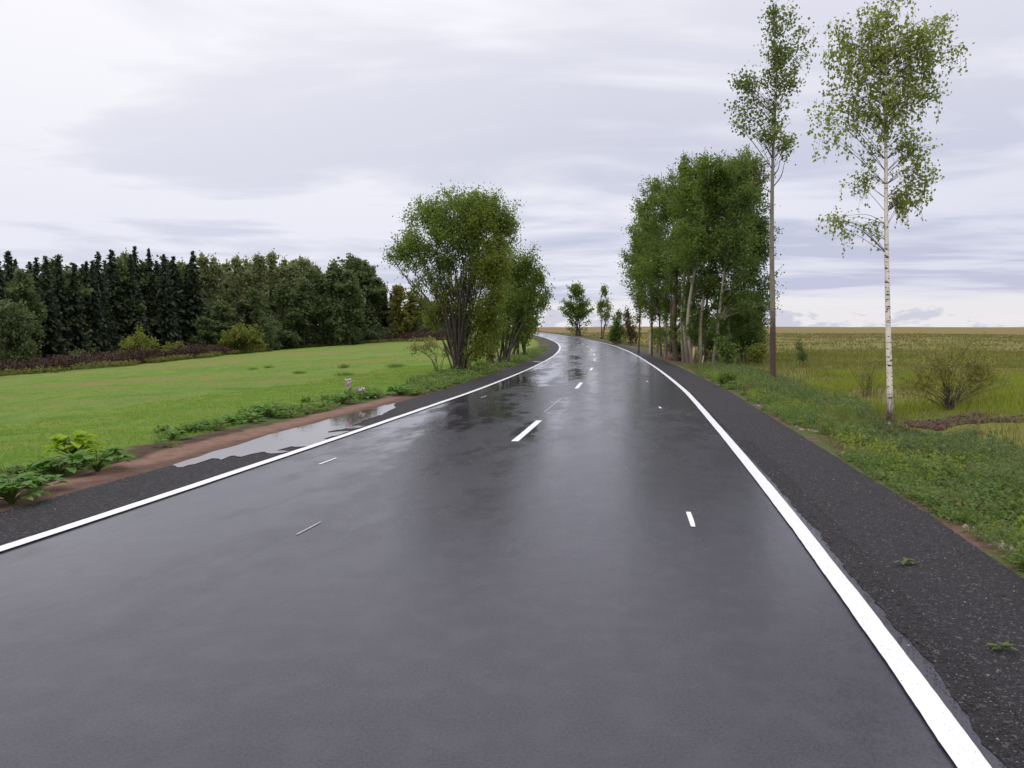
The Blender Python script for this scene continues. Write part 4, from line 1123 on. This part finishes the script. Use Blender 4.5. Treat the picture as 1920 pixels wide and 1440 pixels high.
# right verge: low clover and herbs, grey-green mugwort, rank grass
g = Geo()
x, y, d = scat(2600, 4.0, 10, 1.30, 2.4, 1, 1.0)
herbs(g, x, y, height(x, y), rng.gamma(4, .02, len(x)), 12, rng.uniform(.014, .034, len(x)), rng.uniform(.03, .09, len(x)), elong=1.5, up=.35)
x, y, d = scat(17000, 4.2, 34, 1.30, 3.6, 1, 1.5)
k = (vnoise(x * 1.1, y * 1.1, 51) * .65 + vnoise(x * 3.3, y * 3.3, 52) * .35 > 0.52 - np.clip(d - 1.32, 0, .8) * .10)
x, y, d = x[k], y[k], d[k]
herbs(g, x, y, height(x, y), rng.gamma(3, .052, len(x)) * clear_view(x, y) * np.clip(.5 + (d - 1.3) * .6, .5, 1.4), 14, rng.uniform(.016, .042, len(x)) * (1 + y / 45), rng.uniform(.04, .12, len(x)), elong=1.5, up=.35)
tag(g.build('verge_herbs', M['verge_leaf']), 'low clover and small herbs along the right shoulder', 'herbs', kind='stuff')
g = Geo()
x, y, d = scat(2600, 5.2, 30, 1.5, 3.8, 1, 1.3)
k = vnoise(x * .8, y * .8, 57) > 0.58
x, y, d = x[k], y[k], d[k]
herbs(g, x, y, height(x, y), rng.uniform(.10, .30, len(x)) * clear_view(x, y), 16, rng.uniform(.016, .034, len(x)) * (1 + y / 40), rng.uniform(.04, .10, len(x)), elong=1.3, up=.6)
tag(g.build('yellow_herbs', M['lush_grass']), 'yellowish flowering herbs scattered over the right verge', 'herbs', kind='stuff')
g = Geo()
x, y, d = scat(9000, 6.0, 40, 1.9, 4.8, 1, 1.4)
k = (vnoise(x * .6, y * .6, 61) * .7 + vnoise(x * 2.2, y * 2.2, 62) * .3 > 0.47) & (np.hypot((x - BIRCH[0] + .1) / .55, (y - BIRCH[1] + 1.2) / 1.7) > 1) 
x, y, d = x[k], y[k], d[k]
front = clear_view(x, y)
k = bare_f(x, y) < rng.uniform(.2, .9, len(x))
x, y, d, front = x[k], y[k], d[k], front[k]
herbs(g, x, y, height(x, y), rng.uniform(.14, .50, len(x)) * (.55 + .8 * vnoise(x * 1.3, y * 1.3, 64)) * front * np.clip((d - 1.6) / 1.2, .35, 1), 30, rng.uniform(.025, .05, len(x)) * (1 + y / 50), rng.uniform(.05, .11, len(x)), elong=2.4, up=1.2)
tag(g.build('mugwort', M['mugwort']), 'grey-green feathery mugwort on the right verge', 'weeds', kind='stuff')

def right_field(n, y0, y1, a, b, pw, h, wd, mat, name, lab, thr=None, seed=71):
    x, y, d = scat(n, y0, y1, a, b, 1, pw)
    keep = np.abs(x) < y * 0.72 + 3
    if thr is not None: keep &= vnoise(x * .35, y * .35, seed) > thr
    # the bare hollow beside the birch
    keep &= bare_f(x, y) < rng.uniform(.1, .7, len(x))
    x, y, d = x[keep], y[keep], d[keep]
    g = Geo()
    blades(g, x, y, height(x, y), rng.uniform(h[0], h[1], len(x)) * clear_view(x, y), rng.uniform(wd[0], wd[1], len(x)) * (1 + y / 40), lean=.4)
    tag(g.build(name, mat), lab, 'grass', kind='stuff')
right_field(60000, 10, 34, 4.3, 18, 1.2, (.12, .36), (.006, .014), M['lush_grass'], 'tall_grass', 'yellow-green tall grass beside the birch', 0.42)
right_field(80000, 12, 70, 4.0, 45, 1.3, (.12, .34), (.008, .018), M['rank_grass'], 'field_grass', 'rank yellowish grass of the right meadow')
right_field(40000, 55, 230, 3.0, 130, 1.3, (.12, .34), (.02, .05), M['dry'], 'dry_grass', 'olive and brown dry grass of the far right field', 0.35)
# clods of turned earth in the hollow by the birch
x = rng.uniform(-3, 3, 5000) + BARE[0]; y = rng.uniform(-2.2, 2.2, 5000) + BARE[1]
k = bare_f(x, y) > .35
x, y = x[k], y[k]
g = Geo(); octa(g, np.stack([x, y, height(x, y) + .005], -1), rng.gamma(2, .018, len(x)) + .012, rng)
tag(g.build('soil_clods', plain_mat('turned_soil', (0.075, 0.036, 0.027), .95, .5, 3.0)), 'red-brown clods of turned earth beside the birch', 'soil', kind='stuff')
k = rng.uniform(0, 1, len(x)) < .10
g = Geo(); herbs(g, x[k], y[k], height(x[k], y[k]), rng.uniform(.08, .3, k.sum()), 14, rng.uniform(.03, .06, k.sum()), rng.uniform(.05, .14, k.sum()), elong=2.0, up=.8)
tag(g.build('hollow_weeds', M['verge_leaf']), 'scattered weeds growing in the bare earth by the birch', 'weeds', kind='stuff')
# brown dead weeds at the aspen foot and here and there
g = Geo()
x, y, d = scat(2400, 7, 36, 1.5, 5.5, 1, 1.2)
ab = at(1432, 738)
k = (np.hypot((x - ab[0]) / 1.6, (y - ab[1]) / 3.0) < .5 + vnoise(x * 2, y * 2, 91)) | (vnoise(x * .7, y * .7, 93) > .74)
x, y = x[k], y[k]
herbs(g, x, y, height(x, y), rng.uniform(.08, .34, len(x)), 14, rng.uniform(.03, .06, len(x)), rng.uniform(.04, .12, len(x)), elong=2.2, up=.9)
tag(g.build('dead_weeds', M['rust_leaf']), 'withered brown weeds on the right verge', 'weeds', kind='stuff')
# sparse blades and dry stalks on the verge
g = Geo()
x, y, d = scat(20000, 5, 40, 1.4, 5.2, 1, 1.4)
k = vnoise(x * .9, y * .9, 66) > .35
x, y, d = x[k], y[k], d[k]
blades(g, x, y, height(x, y), rng.uniform(.08, .46, len(x)) * (.4 + .8 * vnoise(x * 1.1, y * 1.1, 67)) * np.clip((d - 1.1) / 1.2, .3, 1) * clear_view(x, y), rng.uniform(.004, .009, len(x)) * (1 + y / 40), lean=.5)
tag(g.build('verge_grass', M['rank_grass']), 'thin grass blades between the herbs of the right verge', 'grass', kind='stuff')

# brown dock and weeds between the meadow and the forest
bd = BD
seg = np.concatenate([[0], np.cumsum(np.linalg.norm(np.diff(bd, axis=0), axis=1))])
def along(n, lo, hi):
    s = rng.uniform(0, seg[-1], n)
    bx = np.interp(s, seg, bd[:, 0]); by = np.interp(s, seg, bd[:, 1])
    r = np.hypot(bx, by); dd = rng.uniform(lo, hi, n)
    return bx * (1 + dd / r), by * (1 + dd / r)
g = Geo()
x, y = along(14000, 0.5, 16)
herbs(g, x, y, height(x, y), rng.uniform(.5, 1.9, len(x)) * (.6 + .6 * vnoise(x * .2, y * .2, 95)), 10, rng.uniform(.18, .36, len(x)), rng.uniform(.08, .25, len(x)), elong=1.8, up=1.4)
tag(g.build('dock_weeds', M['dock']), 'band of dark red-brown dock between meadow and forest', 'weeds', kind='stuff')
g = Geo()
x, y = along(5200, -3.5, 1.2)
k = vnoise(x * .25, y * .25, 81) > .38
x, y = x[k], y[k]
herbs(g, x, y, height(x, y), rng.uniform(.25, .75, len(x)), 8, rng.uniform(.14, .28, len(x)), rng.uniform(.08, .25, len(x)), elong=1.7, up=1.0)
tag(g.build('edge_weeds', M['dock_green']), 'yellow-green weeds along the far edge of the meadow', 'weeds', kind='stuff')

# ------------------------------------------------------------------ single plants and small things
def broad_leaf(g, base, az, L, W, el, rb):
    """one big cupped leaf on a stalk: a grid sheet with a wavy rim"""
    n, m = 7, 5
    t = np.linspace(0, 1, n)[:, None]; s = np.linspace(-1, 1, m)[None, :]
    wdt = W * np.sin(np.pi * np.clip(t, 0.02, 1) ** .75) ** .7
    xx = L * t + 0 * s
    yy = wdt * s * .5
    zz = -0.35 * L * t ** 2 + 0.16 * W * np.abs(s) ** 1.5 * np.sin(np.pi * t) + rb.normal(0, .012 * L, (n, m))
    ce, se = math.cos(el), math.sin(el)
    X = xx * ce - zz * se; Z = xx * se + zz * ce
    ca, sa = math.cos(az), math.sin(az)
    V = np.stack([base[0] + X * ca - yy * sa, base[1] + X * sa + yy * ca, base[2] + Z], -1)
    g.add(V.reshape(-1, 3), grid_quads(n, m))

def broad_plant(name, label, p, nl, L, hgt, leaf, seed, group=None, cat='plant'):
    rb = np.random.default_rng(seed)
    root = empty(name, p, label, cat, group)
    gs, gl = Geo(), Geo()
    for k in range(nl):
        az = rb.uniform(0, 6.283); q = rb.uniform(.15, 1)
        om = L * 1.5
        out = om * math.sqrt(rb.uniform(.02, 1.0))
        e = np.array([math.cos(az) * out, math.sin(az) * out, hgt * math.sqrt(max(0, 1.02 - (out / om) ** 2)) * rb.uniform(.6, 1.0) + .03])
        tube(gs, spline([np.array([0, 0, -.02]), np.array([e[0] * .3, e[1] * .3, e[2] * .6]), e], 3), np.linspace(.006, .004, 7), 5)
        broad_leaf(gl, e, az + rb.normal(0, .3), L * rb.uniform(.6, 1.1), L * .85 * rb.uniform(.6, 1.1), rb.uniform(-.1, .6), rb)
    gs.build('stalks', M['verge_leaf'], root, True)
    gl.build('leaves', M[leaf], root, True)
    return root
broad_plant('burdock', 'bright lime-yellow leafy burdock rising behind the green ones', at(138, 866), 70, .17, .34, 'lime_leaf', 301)
broad_plant('burdock', 'large dark green burdock right of the lime-yellow one', at(182, 884), 44, .18, .26, 'broad_leaf', 302)
broad_plant('burdock', 'green burdock in front of the lime-yellow one', at(112, 896), 46, .16, .22, 'broad_leaf', 303)
broad_plant('burdock', 'nearest big-leaved burdock at the left picture edge', at(22, 945), 60, .15, .24, 'broad_leaf', 304)
broad_plant('burdock', 'small burdock between the nearest one and the larger group', at(72, 920), 30, .12, .15, 'broad_leaf', 305)
broad_plant('burdock', 'farther burdock at the left edge above the nearest one', at(12, 905), 26, .13, .16, 'broad_leaf', 306)
cp = None
spots = [(365, 812, .9), (392, 806, 1.0), (425, 800, 1.2), (470, 793, .9), (508, 782, 1.3), (545, 776, 1.0), (600, 768, .8), (640, 758, 1.2), (690, 748, 1.0), (752, 741, 1.35), (802, 722, 1.0), (850, 704, 1.1), (322, 826, .8)]
CLB = 'clump of broad-leaved coltsfoot on the bank behind the left puddle'
for i, (px, py, s) in enumerate(spots):
    p = at(px, py)
    if cp is None:
        cp = broad_plant('coltsfoot', CLB, p, 34, .13, .16, 'broad_leaf', 310, 'coltsfoot clumps along the left verge')
        cp.scale = (s, s, s)
    else:
        copy_tree(cp, p, i * 1.3, (s * 1.2, s * 1.1, s), label='clump of broad-leaved coltsfoot beside the willow foot' if px > 790 else CLB)

TUF = 'small dark grass tuft standing alone in the green meadow'
tf = None
for k, (px, py) in enumerate([(474, 694), (505, 690), (648, 704), (646, 689), (560, 700), (740, 688)]):
    p = at(px, py)
    if tf is None:
        tf = empty('grass_tuft', p, TUF, 'grass tuft', 'dark tufts in the left meadow')
        g = Geo()
        m = 160
        blades(g, rng.normal(0, .16, m), rng.normal(0, .3, m), np.zeros(m), rng.uniform(.08, .26, m), rng.uniform(.02, .04, m), lean=.8)
        g.build('blades', M['verge_leaf'], tf)
    else:
        copy_tree(tf, p, k * 1.1, (rf.uniform(.6, 1.2),) * 3)

def flower(p, h, lab, seed):
    rb = np.random.default_rng(seed)
    root = empty('fireweed', p, lab, 'flower', 'faded pink flowers on the left verge')
    gs, gl, gf = Geo(), Geo(), Geo()
    tube(gs, spline([np.array([0, 0, 0]), np.array([.02, 0, h * .5]), np.array([.0, .02, h])], 4), np.linspace(.007, .004, 9), 5)
    t = rb.uniform(.1, .6, 26)
    leaves(gl, np.stack([rb.normal(0, .05, 26), rb.normal(0, .05, 26), t * h], -1), .11, 3.5, .2, rb)
    t = rb.uniform(.66, 1.0, 60)
    leaves(gf, np.stack([rb.normal(0, .04, 60), rb.normal(0, .04, 60), t * h], -1), .055, 1.2, 0, rb)
    gs.build('stem', M['verge_leaf'], root); gl.build('leaves', M['verge_leaf'], root); gf.build('blossom', M['pink'], root)
flower(at(655, 758), .60, 'tallest faded pink flower spike, left of its neighbour', 321)
flower(at(674, 755), .38, 'shorter faded pink flower spike, right of the tallest', 322)

def sprig(p, L, n, lab, seed, leaf='verge_leaf', az=0.0):
    rb = np.random.default_rng(seed)
    p = np.array([p[0], p[1], float(rise(p[1])) + 0.01])
    root = empty('leafy_sprig', p, lab, 'sprig', rz=az)
    gs, gl = Geo(), Geo()
    tube(gs, spline([np.array([-L / 2, 0, .0]), np.array([0, .02, .025]), np.array([L / 2, 0, .02])], 4), np.linspace(.004, .002, 9), 5)
    for k in range(n):
        broad_leaf(gl, np.array([rb.uniform(-L / 2, L / 2), rb.normal(0, .01), .015]), rb.uniform(0, 6.28), .055 * rb.uniform(.7, 1.3), .028, rb.uniform(.1, .9), rb)
    gs.build('twig', M['twig'], root); gl.build('leaves', M[leaf], root, True)
sprig(at(1706, 1062), .12, 12, 'small green weed growing on the middle of the right shoulder', 331)
sprig(at(1876, 1224), .06, 12, 'bright green weed on the right shoulder nearest the camera', 332)
sprig(at(1318, 732), .5, 22, 'dark leafy twig fallen on the far right shoulder', 333, 'clump_leaf', .2)

# pale wooden posts beside the clump
def post(px, yb_, yt_, dep, r, lab):
    x0 = (px - 960) / F * dep
    z0 = hz(x0, dep)
    h = T(px, yt_, dep)[2] - z0
    root = empty('wooden_post', (x0, dep, z0), lab, 'post')
    g = Geo()
    c = math.sqrt(2)
    tube(g, np.array([[0, 0, -.2], [.01, 0, h * .5], [.06, 0, h - .05]]), [r, r, r], 4)
    g.build('shaft', M['post'], root)
    g = Geo()
    tube(g, np.array([[.06, 0, h - .05], [.062, 0, h - .02], [.063, 0, h]]), [r * 1.12, r * 1.1, r * .55], 4)
    g.build('post_top', M['post'], root)
post(1218, 648, 605, 64, .06, 'pale tall wooden post left of the aspen clump')
post(1317, 682, 667, 42.5, .025, 'short thin wooden stake before the aspen trunks')

def lump(name, label, cat, p, sx_, sy_, sz_, mat, seed, rz=0.0):
    rb = np.random.default_rng(seed)
    nr, nc = 9, 16
    th = np.linspace(0, np.pi / 2 * 1.15, nr)[:, None]; ph = np.linspace(0, 2 * np.pi, nc + 1)[None, :]
    V = np.stack([np.sin(th) * np.cos(ph), np.sin(th) * np.sin(ph), np.cos(th) + 0 * ph], -1)
    k = 0.7 + .6 * vnoise(V[..., 0] * 2.2 + seed, V[..., 1] * 2.2 + V[..., 2] * 3, seed)
    k[:, -1] = k[:, 0]; k[0] = k[0].mean()
    V = V * k[..., None] * np.array([sx_, sy_, sz_])
    g = Geo(); g.add(V.reshape(-1, 3), grid_quads(nr, nc + 1))
    o = g.build(name, mat, None, False)
    o.location = p; o.rotation_euler = (0, 0, rz)
    return tag(o, label, cat)
x0 = (1262 - 960) / F * 50
lump('soil_mound', 'reddish soil mound at the left foot of the aspen clump', 'mound', (x0, 50, hz(x0, 50)), .5, .5, .42, M['mound'], 3)
p = at(1662, 797); p = p + np.array([0, -.15, 0])
lump('crumpled_litter', 'crumpled white litter lying at the birch foot', 'litter', p + np.array([-.05, 0, 0.02]), .085, .06, .06, M['litter'], 5)
for i, (q, s, lab) in enumerate([                                 ((1785, 893), .10, 'dark soil clod among the verge herbs'), ((1868, 908), .09, 'second dark soil clod nearer the picture edge')]):
    p = at(*q)
    lump('earth_heap', lab, 'earth', p - np.array([0, 0, .04]), s, s * .6, s * .42, M['mound'], 11 + i, .3)
